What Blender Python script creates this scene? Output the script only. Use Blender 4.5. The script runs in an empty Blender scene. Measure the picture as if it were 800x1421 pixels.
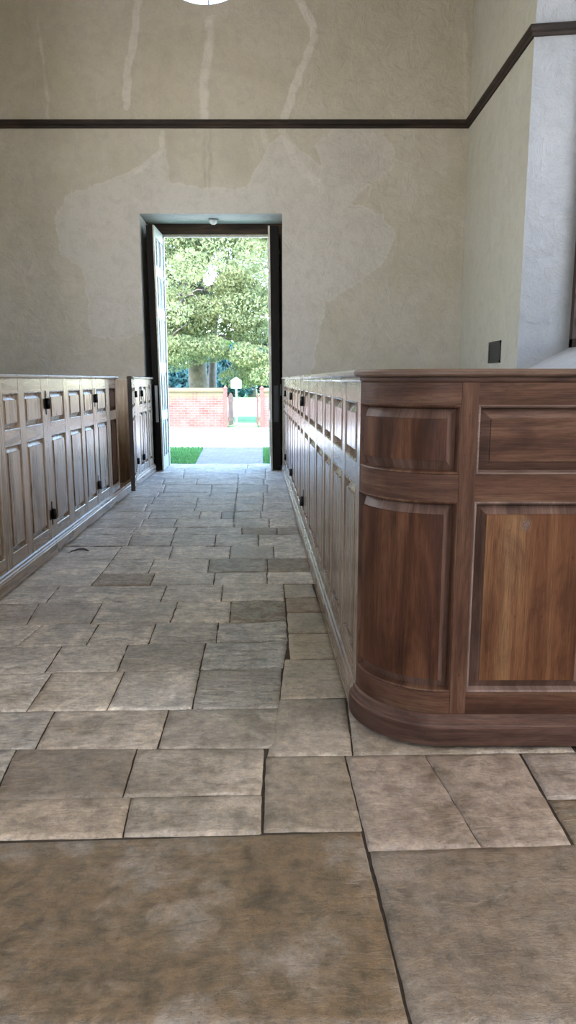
import bpy, math, random
import numpy as np
from mathutils import Vector, noise, Matrix
SC = bpy.context.scene
COL = SC.collection
R = math.radians
random.seed(7)

# ------------------------------------------------------------------ camera
CAMZ = 1.38
cam = bpy.data.cameras.new('camera'); co = bpy.data.objects.new('camera', cam); COL.objects.link(co)
cam.sensor_fit = 'VERTICAL'; cam.sensor_height = 36.0; cam.lens = 1020 / 1421 * 36.0
cam.clip_start = 0.05; cam.clip_end = 600
PITCH = math.atan(183 / 1020)
co.location = (0, 0, CAMZ); co.rotation_euler = (math.pi / 2 - PITCH, 0, 0)
SC.camera = co
SC.view_settings.view_transform = 'Standard'; SC.view_settings.look = 'None'
SC.view_settings.gamma = 1; SC.view_settings.use_curve_mapping = False
SC.view_settings.exposure = 1.04
SC.cycles.use_denoising = True
SC.cycles.max_bounces = 10; SC.cycles.diffuse_bounces = 5; SC.cycles.glossy_bounces = 4
SC.cycles.transparent_max_bounces = 12
SC.cycles.caustics_reflective = False; SC.cycles.caustics_refractive = False
SC.cycles.sample_clamp_indirect = 8

# ------------------------------------------------------------------ sky, sun, window light
w = bpy.data.worlds.new('world'); SC.world = w; w.use_nodes = True
nt = w.node_tree; nt.nodes.clear()
sky = nt.nodes.new('ShaderNodeTexSky'); sky.sky_type = 'NISHITA'; sky.sun_disc = False
sky.sun_elevation = R(60); sky.sun_rotation = R(185); sky.air_density = 1.0; sky.dust_density = .3; sky.ozone_density = 3.0
bg = nt.nodes.new('ShaderNodeBackground'); bg.inputs[1].default_value = 1.25
wo = nt.nodes.new('ShaderNodeOutputWorld')
nt.links.new(sky.outputs[0], bg.inputs[0]); nt.links.new(bg.outputs[0], wo.inputs[0])

def light(name, kind, loc, rot, energy, col=(1, 1, 1), **kw):
    l = bpy.data.lights.new(name, kind); l.energy = energy; l.color = col
    for k, v in kw.items(): setattr(l, k, v)
    o = bpy.data.objects.new(name, l); COL.objects.link(o); o.location = loc; o.rotation_euler = rot
    return o
light('sun', 'SUN', (0, 0, 30), (R(27), 0, R(-8)), 8.5, (1.0, .95, .86), angle=R(.6))
def window_light(loc, direction, sx, sz, energy, col):
    o = light('window_daylight', 'AREA', loc, (0, 0, 0), energy, col, shape='RECTANGLE', size=sx, size_y=sz)
    o.rotation_euler = Vector(direction).to_track_quat('-Z', 'Z').to_euler()
    return o
# daylight through the tall windows
window_light((3.9, 7.1, 4.0), (-1, 0, -.12), 2.6, 4.6, 150, (.86, .92, 1.0))       # east nave window
window_light((-6.1, 7.1, 4.0), (1, 0, -.12), 2.6, 4.6, 690, (.95, .98, .95))       # west nave window
window_light((6.85, -1.0, 3.9), (-1, 0, -.1), 2.0, 4.2, 330, (1.0, .95, .88))        # east transept
window_light((-8.85, -1.0, 3.9), (1, 0, -.1), 2.0, 4.2, 70, (1.0, .96, .90))        # west transept
window_light((-1.1, -7.85, 4.2), (0, 1, -.1), 2.2, 4.4, 160, (1.0, .95, .88))       # south end

# ------------------------------------------------------------------ helpers
def ray(u, v):
    c, s = math.cos(PITCH), math.sin(PITCH); a = 710 - v
    return (u - 400, 1020 * c + a * s, -1020 * s + a * c)
def on_floor(u, v, z=0.0):
    r = ray(u, v); t = (z - CAMZ) / r[2]; return (r[0] * t, r[1] * t)
def on_wall(u, v, Y):
    r = ray(u, v); t = Y / r[1]; return (r[0] * t, CAMZ + r[2] * t)

def tag(o, label=None, cat=None, group=None, kind=None):
    if label: o['label'] = label
    if cat: o['category'] = cat
    if group: o['group'] = group
    if kind: o['kind'] = kind
    return o
def empty(name, loc=(0, 0, 0)):
    o = bpy.data.objects.new(name, None); COL.objects.link(o); o.location = loc; o.empty_display_size = .1
    return o
def par(o, p):
    o.parent = p
    return o

class MB:
    def __init__(s): s.v = []; s.f = []; s.uv = []; s.m = []; s.sm = []
    def add(s, p): s.v.append(tuple(p)); return len(s.v) - 1
    def face(s, idx, uv=None, m=0, smooth=False):
        s.f.append(tuple(idx)); s.uv.append(uv); s.m.append(m); s.sm.append(smooth)
    def quad(s, a, b, c, d, m=0, uv=None, smooth=False):
        i = [s.add(p) for p in (a, b, c, d)]; s.face(i, uv, m, smooth)
    def box(s, x0, x1, y0, y1, z0, z1, m=0, M=None, vert=True):
        P = [Vector((x, y, z)) for z in (z0, z1) for y in (y0, y1) for x in (x0, x1)]
        Q = [M @ p if M else p for p in P]
        b = len(s.v); s.v += [tuple(p) for p in Q]
        ou, ov = random.random() * 5, random.random() * 5
        for f in ((0, 2, 3, 1), (4, 5, 7, 6), (0, 1, 5, 4), (2, 6, 7, 3), (0, 4, 6, 2), (1, 3, 7, 5)):
            pts = [P[i] for i in f]
            n = (pts[1] - pts[0]).cross(pts[2] - pts[0])
            ax = max(range(3), key=lambda k: abs(n[k]))
            if ax == 2: uv = [(p.x, p.y) for p in pts]
            elif ax == 1: uv = [(p.x, p.z) for p in pts]
            else: uv = [(p.y, p.z) for p in pts]
            uv = [(a + ou, c + ov) if vert else (c + ov, a + ou) for a, c in uv]
            s.face([b + i for i in f], uv, m)
    def tube(s, pts, rads, n=8, m=0, cap=True):
        b = len(s.v); prev = None
        for k, p in enumerate(pts):
            p = Vector(p)
            q = Vector(pts[min(k + 1, len(pts) - 1)]) - Vector(pts[max(k - 1, 0)])
            q.normalize()
            a = q.orthogonal().normalized() if prev is None else (prev - q * prev.dot(q)).normalized()
            prev = a; c = q.cross(a)
            for j in range(n):
                t = 2 * math.pi * j / n
                s.v.append(tuple(p + (a * math.cos(t) + c * math.sin(t)) * rads[k]))
        for k in range(len(pts) - 1):
            for j in range(n):
                j2 = (j + 1) % n
                s.face([b + k * n + j, b + k * n + j2, b + (k + 1) * n + j2, b + (k + 1) * n + j],
                       [(j / n, k * .5), ((j + 1) / n, k * .5), ((j + 1) / n, k * .5 + .5), (j / n, k * .5 + .5)], m, True)
        if cap:
            s.face([b + j for j in range(n)][::-1], None, m)
            s.face([b + (len(pts) - 1) * n + j for j in range(n)], None, m)
    def lathe(s, prof, c, n=24, m=0):
        b = len(s.v)
        for r, z in prof:
            for j in range(n):
                t = 2 * math.pi * j / n
                s.v.append((c[0] + r * math.cos(t), c[1] + r * math.sin(t), c[2] + z))
        for k in range(len(prof) - 1):
            for j in range(n):
                j2 = (j + 1) % n
                s.face([b + k * n + j, b + k * n + j2, b + (k + 1) * n + j2, b + (k + 1) * n + j], None, m, True)
    def build(s, name, mats, parent=None):
        me = bpy.data.meshes.new(name)
        me.from_pydata(s.v, [], s.f)
        if not isinstance(mats, (list, tuple)): mats = [mats]
        for m in mats: me.materials.append(m)
        me.polygons.foreach_set('material_index', s.m)
        me.polygons.foreach_set('use_smooth', s.sm)
        ul = me.uv_layers.new(name='UVMap')
        arr = []
        for f, uv in zip(s.f, s.uv):
            if uv is None:
                arr += [c for i in f for c in (s.v[i][0] + s.v[i][1], s.v[i][2])]
            else:
                for c in uv: arr += [c[0], c[1]]
        ul.data.foreach_set('uv', arr)
        me.validate(); me.update()
        o = bpy.data.objects.new(name, me); COL.objects.link(o)
        if parent: o.parent = parent
        return o

# ------------------------------------------------------------------ materials
class NT:
    def __init__(s, name):
        s.mat = bpy.data.materials.new(name); s.mat.use_nodes = True
        s.t = s.mat.node_tree; s.t.nodes.clear()
        s.out = s.t.nodes.new('ShaderNodeOutputMaterial')
        s.b = s.t.nodes.new('ShaderNodeBsdfPrincipled')
        s.t.links.new(s.b.outputs[0], s.out.inputs[0])
    def n(s, ty, **kw):
        x = s.t.nodes.new('ShaderNode' + ty)
        for k, v in kw.items(): setattr(x, k, v)
        return x
    def l(s, a, b): s.t.links.new(a, b)
    def coord(s, kind='Object', scale=(1, 1, 1), rot=(0, 0, 0)):
        if kind == 'UV':
            t = s.n('UVMap'); o = t.outputs[0]
        elif kind == 'World':
            t = s.n('NewGeometry'); o = t.outputs['Position']
        else:
            t = s.n('TexCoord'); o = t.outputs[kind]
        m = s.n('Mapping'); m.inputs['Scale'].default_value = scale; m.inputs['Rotation'].default_value = rot
        s.l(o, m.inputs[0]); return m.outputs[0]
    def noise(s, vec, scale, detail=4, rough=.6, dist=0):
        x = s.n('TexNoise'); x.inputs['Scale'].default_value = scale; x.inputs['Detail'].default_value = detail
        x.inputs['Roughness'].default_value = rough; x.inputs['Distortion'].default_value = dist
        s.l(vec, x.inputs['Vector']); return x.outputs['Fac']
    def ramp(s, fac, stops):
        x = s.n('ValToRGB'); cr = x.color_ramp
        while len(cr.elements) < len(stops): cr.elements.new(.5)
        for e, (p, c) in zip(cr.elements, stops):
            e.position = p; e.color = (c[0], c[1], c[2], 1) if isinstance(c, (tuple, list)) else (c, c, c, 1)
        s.l(fac, x.inputs[0]); return x.outputs[0]
    def mix(s, fac, a, b, mode='MIX'):
        x = s.n('Mix', data_type='RGBA', blend_type=mode)
        for i, v in ((0, fac), (6, a), (7, b)):
            if hasattr(v, 'default_value') or hasattr(v, 'links'): s.l(v, x.inputs[i])
            elif isinstance(v, (tuple, list)): x.inputs[i].default_value = (v[0], v[1], v[2], 1)
            else: x.inputs[i].default_value = v
        return x.outputs[2]
    def math(s, op, a, b=0.0, clamp=False):
        x = s.n('Math', operation=op); x.use_clamp = clamp
        for i, v in ((0, a), (1, b)):
            if hasattr(v, 'links'): s.l(v, x.inputs[i])
            else: x.inputs[i].default_value = v
        return x.outputs[0]
    def bump(s, h, strength=.3, dist=.01, prev=None):
        x = s.n('Bump'); x.inputs['Strength'].default_value = strength; x.inputs['Distance'].default_value = dist
        s.l(h, x.inputs['Height'])
        if prev: s.l(prev, x.inputs['Normal'])
        s.l(x.outputs[0], s.b.inputs['Normal']); return x.outputs[0]
    def color(s, c):
        if hasattr(c, 'links'): s.l(c, s.b.inputs['Base Color'])
        else: s.b.inputs['Base Color'].default_value = (c[0], c[1], c[2], 1)
    def rough(s, r):
        if hasattr(r, 'links'): s.l(r, s.b.inputs['Roughness'])
        else: s.b.inputs['Roughness'].default_value = r
    def spec(s, v): s.b.inputs['Specular IOR Level'].default_value = v

def wood(name, dark, mid, light_, rough=.42, streak=1.0, spec=.5, knots=(), band=1.0, dirt=.55, stretch=.9):
    m = NT(name)
    uv = m.coord('UV', (95, 3.2, 1)); uv2 = m.coord('UV', (11 * band, stretch, 1)); uv3 = m.coord('UV', (380, 16, 1))
    g = m.noise(uv, 1.0, 6, .66, 1.4); b = m.noise(uv2, 1.0, 4, .6, .9); f = m.noise(uv3, 1.0, 3, .6)
    base = m.ramp(b, [(.32, dark), (.5, mid), (.68, light_)])
    gr = m.ramp(g, [(.30, .60), (.5, 1.0), (.72, 1.25)])
    c = m.mix(streak, base, gr, 'MULTIPLY')
    c = m.mix(.5, c, m.ramp(f, [(.32, .55), (.6, 1.2)]), 'MULTIPLY')
    # handling dirt in large soft patches
    wp = m.coord('UV', (5, 2.2, 1)); dn = m.noise(wp, 1.3, 5, .65, .5)
    c = m.mix(m.ramp(dn, [(.36, dirt), (.54, 0.0)]), c, m.mix(1.0, c, (.38, .34, .38), 'MULTIPLY'))
    wq = m.coord('UV', (60, 40, 1)); vq = m.noise(wq, 1.0, 2, .5)
    c = m.mix(m.ramp(vq, [(.24, .7), (.30, 0.0)]), c, m.mix(1.0, c, (.45, .42, .4), 'MULTIPLY'))
    for (ku, kv, kr) in knots:
        u = m.n('UVMap'); sp = m.n('SeparateXYZ'); m.l(u.outputs[0], sp.inputs[0])
        du = m.math('MULTIPLY', m.math('SUBTRACT', sp.outputs[0], ku), 1.3)
        dv = m.math('SUBTRACT', sp.outputs[1], kv)
        d = m.math('SQRT', m.math('ADD', m.math('MULTIPLY', du, du), m.math('MULTIPLY', dv, dv)))
        d = m.math('ADD', d, m.math('MULTIPLY', m.math('SUBTRACT', f, .5), kr * 2.2))
        ring = m.math('SINE', m.math('MULTIPLY', d, 6.28 / (kr * .36)))
        kc = m.mix(m.math('MULTIPLY', m.math('ADD', ring, 1), .5), (dark[0] * .55, dark[1] * .6, dark[2] * .8), (.22, .17, .15))
        fac = m.ramp(m.math('DIVIDE', d, kr), [(.2, .85), (1.0, 0.0)])
        c = m.mix(fac, c, kc)
    m.color(c); m.rough(m.ramp(b, [(.3, rough - .06), (.7, rough + .08)])); m.spec(spec)
    m.bump(m.math('ADD', m.math('MULTIPLY', g, .7), m.math('MULTIPLY', f, .3)), .35, .0016 if 'aisle' not in name and 'bleached' not in name else .0007)  # weaker bump on the lightened aisle-side woods
    return m.mat
M = {}
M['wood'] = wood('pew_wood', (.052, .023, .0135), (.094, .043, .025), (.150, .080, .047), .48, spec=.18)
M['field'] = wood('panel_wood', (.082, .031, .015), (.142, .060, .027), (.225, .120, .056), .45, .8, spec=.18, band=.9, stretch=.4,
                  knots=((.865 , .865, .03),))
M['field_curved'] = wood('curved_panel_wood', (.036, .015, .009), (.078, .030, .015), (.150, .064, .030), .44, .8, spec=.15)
M['worn'] = wood('worn_wood', (.14, .088, .066), (.19, .125, .10), (.25, .17, .14), .5, .7, spec=.25)
M['bevel'] = wood('bevel_wood', (.075, .038, .026), (.12, .066, .046), (.175, .102, .076), .48, .8, spec=.18)
M['cap'] = wood('cap_wood', (.07, .038, .026), (.13, .075, .05), (.22, .135, .09), .40)
M['plinth'] = wood('plinth_wood', (.045, .023, .016), (.095, .050, .035), (.16, .093, .068), .5, spec=.2)
M['aisle'] = wood('aisle_wood', (.150, .100, .066), (.225, .158, .108), (.31, .23, .165), .26, .7, .6)  # paler copy of the pew wood; grazing sheen put into its colour
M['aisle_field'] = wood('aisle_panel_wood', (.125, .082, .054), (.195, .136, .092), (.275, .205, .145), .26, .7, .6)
M['aisle_cap'] = wood('aisle_cap_wood', (.20, .145, .10), (.28, .21, .155), (.36, .285, .22), .28, .6, .6)
M['aisle_left'] = wood('bleached_aisle_wood', (.24, .175, .125), (.35, .265, .19), (.46, .36, .27), .28, .7, .5, dirt=.3)  # same pew wood, paler still; light on the left side painted in
M['aisle_left_field'] = wood('bleached_panel_wood', (.22, .155, .11), (.33, .245, .175), (.44, .345, .255), .28, .7, .5, dirt=.3)  # its panels, lightened the same way
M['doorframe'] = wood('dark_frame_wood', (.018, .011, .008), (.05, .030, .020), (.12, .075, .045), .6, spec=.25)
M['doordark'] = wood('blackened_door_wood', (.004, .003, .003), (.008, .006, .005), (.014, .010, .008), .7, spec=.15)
M['trim'] = wood('cornice_wood', (.012, .008, .006), (.022, .014, .010), (.045, .028, .02), .6, spec=.2)
M['winframe'] = wood('window_frame_wood', (.02, .012, .009), (.035, .02, .015), (.06, .035, .025), .6, spec=.2)

def plain(name, c, rough=.6, metal=0, bump=0, scale=40, var=.15):
    m = NT(name)
    n = m.noise(m.coord('World'), scale, 4)
    m.color(m.ramp(n, [(.3, tuple(x * (1 - var) for x in c)), (.7, tuple(min(1, x * (1 + var)) for x in c))]))
    m.rough(rough); m.b.inputs['Metallic'].default_value = metal
    if bump: m.bump(n, bump, .003)
    return m.mat
M['iron'] = plain('black_iron', (.006, .006, .007), .45, .3, .3, 60)
M['gray_metal'] = plain('daylit_gap_grey', (.35, .36, .38), .4, .5)
M['vent'] = plain('vent_metal', (.035, .033, .03), .5, .4)
M['doorpaint'] = plain('pale_door_paint', (.40, .46, .44), .5, 0, .2, 25, .10)
M['dooredge'] = plain('worn_door_edge', (.46, .42, .34), .55, 0, .2, 12, .25)
M['edge_dark'] = plain('dark_door_edge', (.03, .016, .012), .6, 0, 0, 8, .3)
M['white'] = plain('white_plastic', (.75, .76, .72), .4)

def plaster(name, tan, pale, olive, attr=False):
    m = NT(name)
    p = m.coord('World')
    ps = m.coord('World', (1, 1, .28))
    n1 = m.noise(p, .9, 6, .62, .4); n2 = m.noise(p, 6, 6, .68, .6); n3 = m.noise(p, 42, 5, .7); n4 = m.noise(ps, 4, 5, .65, .5)
    c = m.mix(m.ramp(n1, [(.36, 0.), (.64, 1.)]), tan, olive)
    c = m.mix(m.ramp(n4, [(.50, 0.), (.72, .35)]), c, pale)
    if attr:
        a = m.n('Attribute'); a.attribute_name = 'patch'
        sp = m.n('SeparateColor'); m.l(a.outputs['Color'], sp.inputs[0])
        # r: pale repair streaks, g: efflorescence region, b: dark damp marks
        reg = m.math('ADD', sp.outputs[1], m.math('MULTIPLY', m.math('SUBTRACT', n2, .5), .5))
        c = m.mix(m.ramp(reg, [(.38, 0.), (.55, .85)]), c, pale)
        rim = m.ramp(reg, [(.36, 0.), (.44, .55), (.47, .5), (.56, 0.)])
        c = m.mix(rim, c, tuple(min(1, x * 1.12) for x in pale))
        st = m.math('ADD', sp.outputs[0], m.math('MULTIPLY', m.math('SUBTRACT', n2, .5), .35))
        c = m.mix(m.ramp(st, [(.35, 0.), (.7, .9)]), c, tuple(min(1, x * 1.16) for x in pale))
        c = m.mix(sp.outputs[2], c, m.mix(1.0, c, (.66, .63, .60), 'MULTIPLY'))
    c = m.mix(m.ramp(n2, [(.3, .45), (.55, 0.)]), c, tuple(x * .74 for x in tan))
    c = m.mix(.35, c, m.ramp(n3, [(.3, .86), (.7, 1.1)]), 'MULTIPLY')
    m.color(c); m.rough(.88); m.spec(.25)
    b = m.bump(m.noise(p, 3.2, 7, .68, .5), .9, .035)
    m.bump(n3, .3, .004, b)
    return m.mat
M['plaster'] = plaster('old_plaster', (.44, .39, .33), (.455, .415, .375), (.395, .35, .275), True)
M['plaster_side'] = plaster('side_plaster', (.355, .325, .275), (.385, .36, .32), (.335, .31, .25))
M['plaster_reveal'] = plaster('window_reveal_plaster', (.29, .28, .282), (.33, .32, .322), (.265, .258, .26))  # reveal plaster darkened in colour to hold down the window light
M['plaster_door'] = plaster('door_reveal_plaster', (.62, .61, .57), (.70, .68, .64), (.56, .56, .52))  # lighter copy of the reveal plaster; bounced daylight put into its colour
M['ceiling'] = plaster('ceiling_plaster', (.60, .56, .48), (.66, .62, .55), (.56, .52, .45))

def stone():
    m = NT('flagstone')
    a = m.n('Attribute'); a.attribute_name = 'slab'
    p = m.coord('World'); a2 = m.n('Attribute'); a2.attribute_name = 'stain'
    sp = m.n('SeparateColor'); m.l(a2.outputs['Color'], sp.inputs[0])
    pl = m.coord('World', (1.2, 4.5, 1))
    n1 = m.noise(p, 3.0, 7, .68, .4); n2 = m.noise(p, 11, 6, .72, .3); n3 = m.noise(p, 90, 4, .75); n4 = m.noise(pl, 7, 6, .7, 1.2)
    c = m.mix(1.0, a.outputs['Color'], m.ramp(n1, [(.30, (.62, .59, .54)), (.5, (.97, .96, .95)), (.68, (1.30, 1.28, 1.26))]), 'MULTIPLY')
    c = m.mix(1.0, c, m.ramp(n2, [(.33, (.58, .54, .49)), (.5, (.96, .95, .94)), (.68, (1.30, 1.29, 1.28))]), 'MULTIPLY')
    # brown iron staining on marked stones
    st = m.math('MULTIPLY', sp.outputs[0], m.ramp(n2, [(.42, 0.), (.56, 1.)]))
    c = m.mix(st, c, (.20, .125, .065))
    # lichen-pale blotches on marked stones
    pb = m.math('MULTIPLY', sp.outputs[1], m.ramp(n1, [(.50, 0.), (.62, .8)]))
    c = m.mix(pb, c, (.34, .30, .265))
    pit = m.ramp(n3, [(.30, .35), (.42, 1.0)])
    c = m.mix(.9, c, pit, 'MULTIPLY')
    n5 = m.noise(p, 30, 8, .8)
    c = m.mix(1.0, c, m.ramp(n5, [(.36, (.66, .64, .62)), (.5, (1., 1., 1.)), (.64, (1.28, 1.27, 1.26))]), 'MULTIPLY')
    c = m.mix(m.math('MULTIPLY', sp.outputs[2], .8, True), c, m.mix(1.0, c, m.ramp(n4, [(.36, (.50, .47, .43)), (.47, (1., 1., 1.)), (.66, (1.22, 1.21, 1.2))]), 'MULTIPLY'))
    m.color(c)
    m.rough(m.ramp(n2, [(.3, .30), (.7, .50)])); m.spec(.9)
    h = m.math('ADD', m.math('MULTIPLY', n4, m.math('MULTIPLY', sp.outputs[2], 1.0)), m.math('MULTIPLY', n2, .35))
    b = m.bump(h, 1.0, .022)
    m.bump(n3, .5, .004, b)
    return m.mat
M['stone'] = stone()
M['mortar'] = plain('joint_dirt', (.05, .038, .027), .95, 0, .5, 60, .3)

def brick(name, c1, c2, mortar, bw, bh, kind='World', rot=(0, 0, 0), off=.5, moss=False):
    m = NT(name)
    v = m.coord(kind, (1, 1, 1), rot)
    x = m.n('TexBrick'); m.l(v, x.inputs[0]); x.offset = off
    x.inputs['Color1'].default_value = (*c1, 1); x.inputs['Color2'].default_value = (*c2, 1); x.inputs['Mortar'].default_value = (*mortar, 1)
    x.inputs['Scale'].default_value = 1; x.inputs['Brick Width'].default_value = bw; x.inputs['Row Height'].default_value = bh
    x.inputs['Mortar Size'].default_value = .010; x.inputs['Mortar Smooth'].default_value = .2
    c = x.outputs[0]
    n = m.noise(m.coord('World'), 2.5, 5)
    c = m.mix(m.ramp(n, [(.42, 0.), (.68, .6)]), c, tuple(min(1, k * 1.15) for k in mortar))
    if moss:
        g = m.n('NewGeometry'); s = m.n('SeparateXYZ'); m.l(g.outputs['Position'], s.inputs[0])
        hgt = m.math('ADD', s.outputs[2], m.math('MULTIPLY', m.math('SUBTRACT', m.noise(m.coord('World', (1, 1, .3)), 7, 4), .5), .9))
        c = m.mix(m.ramp(hgt, [(.72, 0.), (.98, .75)]), c, (.12, .115, .045))
    m.color(c); m.rough(.85); m.bump(x.outputs['Fac'], -.4, .006)
    return m.mat
M['brick'] = brick('old_brick', (.125, .038, .027), (.17, .065, .048), (.14, .105, .085), .22, .075, rot=(R(90), 0, 0), moss=True)
M['paver'] = brick('path_brick', (.22, .17, .17), (.30, .25, .25), (.19, .17, .17), .21, .105, 'World')

def ground(name, a, b, sc, r=.9, bump=.4):
    m = NT(name); p = m.coord('World')
    n = m.noise(p, sc, 6, .7)
    m.color(m.ramp(n, [(.35, a), (.65, b)])); m.rough(r); m.bump(n, bump, .02)
    return m.mat
M['gravel'] = ground('pale_gravel', (.58, .55, .50), (.72, .70, .66), 9)
M['road'] = ground('pale_road', (.56, .54, .51), (.68, .66, .64), 2)
M['lawn'] = ground('lawn', (.075, .20, .05), (.14, .31, .08), 12)
M['grass'] = plain('grass_blade', (.13, .33, .08), .6, 0, 0, 6, .3)
M['bark'] = ground('tree_bark', (.13, .10, .075), (.24, .19, .15), 6)
M['twig'] = ground('grey_branch', (.14, .11, .10), (.24, .20, .18), 6)
def leafmat(name, a, b):
    m = NT(name); n = m.noise(m.coord('World'), 2.2, 6, .8)
    c = m.ramp(n, [(.33, a), (.66, b)])
    m.color(c); m.rough(.55)
    t = m.n('BsdfTranslucent'); m.l(c, t.inputs[0])
    x = m.n('MixShader'); x.inputs[0].default_value = .45
    m.l(m.b.outputs[0], x.inputs[1]); m.l(t.outputs[0], x.inputs[2]); m.l(x.outputs[0], m.out.inputs[0])
    return m.mat
M['leaf'] = leafmat('yellow_green_leaf', (.13, .18, .075), (.37, .39, .18))
M['leaf_dark'] = leafmat('blue_green_leaf', (.012, .055, .06), (.035, .12, .11))
M['leaf_mid'] = leafmat('meadow_leaf', (.10, .20, .05), (.24, .34, .10))
M['redwood'] = plain('red_gate_wood', (.17, .06, .045), .7, 0, .2, 20, .25)
M['redgate'] = plain('brown_gate_wood', (.12, .055, .042), .7, 0, .2, 20, .25)
M['sign'] = plain('sign_white', (.85, .85, .85), .5, 0, 0, 5, .03)
def glass():
    m = NT('window_glass'); t = m.n('BsdfTransparent'); g = m.n('BsdfGlossy'); g.inputs['Roughness'].default_value = .03
    x = m.n('MixShader'); x.inputs[0].default_value = .08
    m.l(t.outputs[0], x.inputs[1]); m.l(g.outputs[0], x.inputs[2]); m.l(x.outputs[0], m.out.inputs[0]); return m.mat
M['glass'] = glass()
M['leafdry'] = plain('dry_leaf', (.05, .035, .03), .8)

# ------------------------------------------------------------------ room shell
D = 11.20; DO = 12.12                     # inner and outer face of the end wall
XE, XW = 2.56, -4.76; XO = 3.34; XWO = -5.54
CEIL = 8.2
DX0, DX1, DZ = -2.15, -.085, 3.745       # door opening in the wall
OC = (-1.135, 7.265, .80)                # round window: x, z, radius

def far_wall():
    # dense face with repair marks, cut around the doorway and the round window
    st = .03
    xs = sorted(set([round(x, 4) for x in np.arange(XW, XE, st)] + [XE, DX0, DX1, OC[0]]))
    zs = sorted(set([round(z, 4) for z in np.arange(0, 7.2, st)] + [DZ]))
    # drop near duplicates
    def clean(a, keep):
        out = []
        for v in a:
            if out and v - out[-1] < .008:
                if v in keep: out[-1] = v
                continue
            out.append(v)
        return out
    xs = clean(xs, (DX0, DX1, XE, OC[0])); zs = clean(zs, (DZ,))
    zs = [z for z in zs if z < CEIL] + [7.6, CEIL]
    mb = MB(); idx = {}; pat = []
    def seg_d(px, pz, pts):
        best = 9
        for (x0, z0), (x1, z1) in zip(pts[:-1], pts[1:]):
            dx, dz = x1 - x0, z1 - z0; L = dx * dx + dz * dz
            t = max(0, min(1, ((px - x0) * dx + (pz - z0) * dz) / L))
            best = min(best, math.hypot(px - x0 - t * dx, pz - z0 - t * dz))
        return best
    W = lambda L: [on_wall(u, v, D) for u, v in L]
    streaks = [(W([(197, -40), (190, 10), (186, 55), (177, 95), (175, 148)]), .058, 1.0),
               (W([(292, 12), (291, 60), (284, 110), (283, 166)]), .085, .72),
               (W([(405, -20), (436, 36), (436, 55), (415, 105), (394, 166)]), .06, 1.0),
               (W([(52, 25), (60, 85), (68, 164)]), .035, .55),
               (W([(650, 20), (645, 60), (648, 165)]), .05, .5),
               (W([(226, 182), (222, 212), (190, 238)]), .06, .6),
               (W([(392, 182), (410, 225), (450, 262)]), .10, .55),
               (W([(365, 180), (372, 210)]), .07, .5)]
    dark = [(W([(284, 180), (284, 258)]), .02, .5), (W([(292, 180), (291, 260)]), .02, .6), (W([(236, 190), (240, 240)]), .12, .25),
            (W([(320, 190), (330, 230)]), .2, .3), (W([(480, 215), (500, 225)]), .25, .25)]
    polys = [W([(228, 205), (180, 240), (120, 262), (92, 272), (80, 305), (84, 350), (117, 372), (125, 425), (128, 462), (160, 470), (198, 462), (205, 300), (270, 296), (290, 262), (235, 255)]),
             W([(345, 262), (375, 200), (390, 190), (470, 250), (487, 282), (530, 300), (548, 325), (530, 365), (490, 395), (450, 420), (430, 520), (392, 520), (392, 290)]),
             W([(470, 177), (525, 177), (552, 222), (535, 240), (500, 262), (490, 280), (455, 240), (440, 200)]),
             W([(200, 270), (290, 262), (400, 262), (400, 300), (200, 300)])]
    def inpoly(x, z, P):
        c = False; j = len(P) - 1
        for i in range(len(P)):
            if (P[i][1] > z) != (P[j][1] > z) and x < (P[j][0] - P[i][0]) * (z - P[i][1]) / (P[j][1] - P[i][1]) + P[i][0]: c = not c
            j = i
        return c
    polyc = [P + [P[0]] for P in polys]
    def vert(i, k):
        if (i, k) in idx: return idx[(i, k)]
        x, z = xs[i], zs[k]; q = 0
        n = noise.noise(Vector((x * 7, z * 7, 3))) * .03
        xx, zz = x + n, z + noise.noise(Vector((x * 7, z * 7, 9))) * .03
        r = 0
        for P, wd, s in streaks:
            d = seg_d(xx, zz, P)
            if d < wd * 2: r = max(r, s * min(1, max(0, 1.4 - d / wd)))
        b = 0
        for P, wd, s in dark:
            d = seg_d(xx, zz, P); b = max(b, s * max(0, 1 - d / wd / 1.5))
        g = 0
        for P, Pc in zip(polys, polyc):
            d = seg_d(xx, zz, Pc) if min(p[0] for p in P) - .3 < xx < max(p[0] for p in P) + .3 else 9
            sd = d if inpoly(xx, zz, P) else -d
            g = max(g, min(1, max(0, .5 + sd / .22)))
        y = D + .012 * noise.noise(Vector((x * .8, z * .8, 0))) - .003 * min(1, r)
        idx[(i, k)] = mb.add((x, y, z)); pat.append((r, g, b, 1)); return idx[(i, k)]
    ocx, ocz, ocr = OC
    for i in range(len(xs) - 1):
        for k in range(len(zs) - 1):
            cx, cz = (xs[i] + xs[i + 1]) / 2, (zs[k] + zs[k + 1]) / 2
            if DX0 < cx < DX1 and cz < DZ: continue
            if math.hypot(cx - ocx, cz - ocz) < ocr + .06: continue
            if abs(cx - ocx) < ocr + .1 and abs(cz - ocz) < ocr + .1 and cz > 7.1: continue
            mb.face([vert(i, k), vert(i + 1, k), vert(i + 1, k + 1), vert(i, k + 1)], smooth=True)
    def raw(*ps):
        ii = []
        for p in ps: ii.append(mb.add(p)); pat.append((0, .0, 0, 1))
        mb.face(ii)
    # ring of plaster around the round window (fills the cut grid cells)
    N = 64
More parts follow.
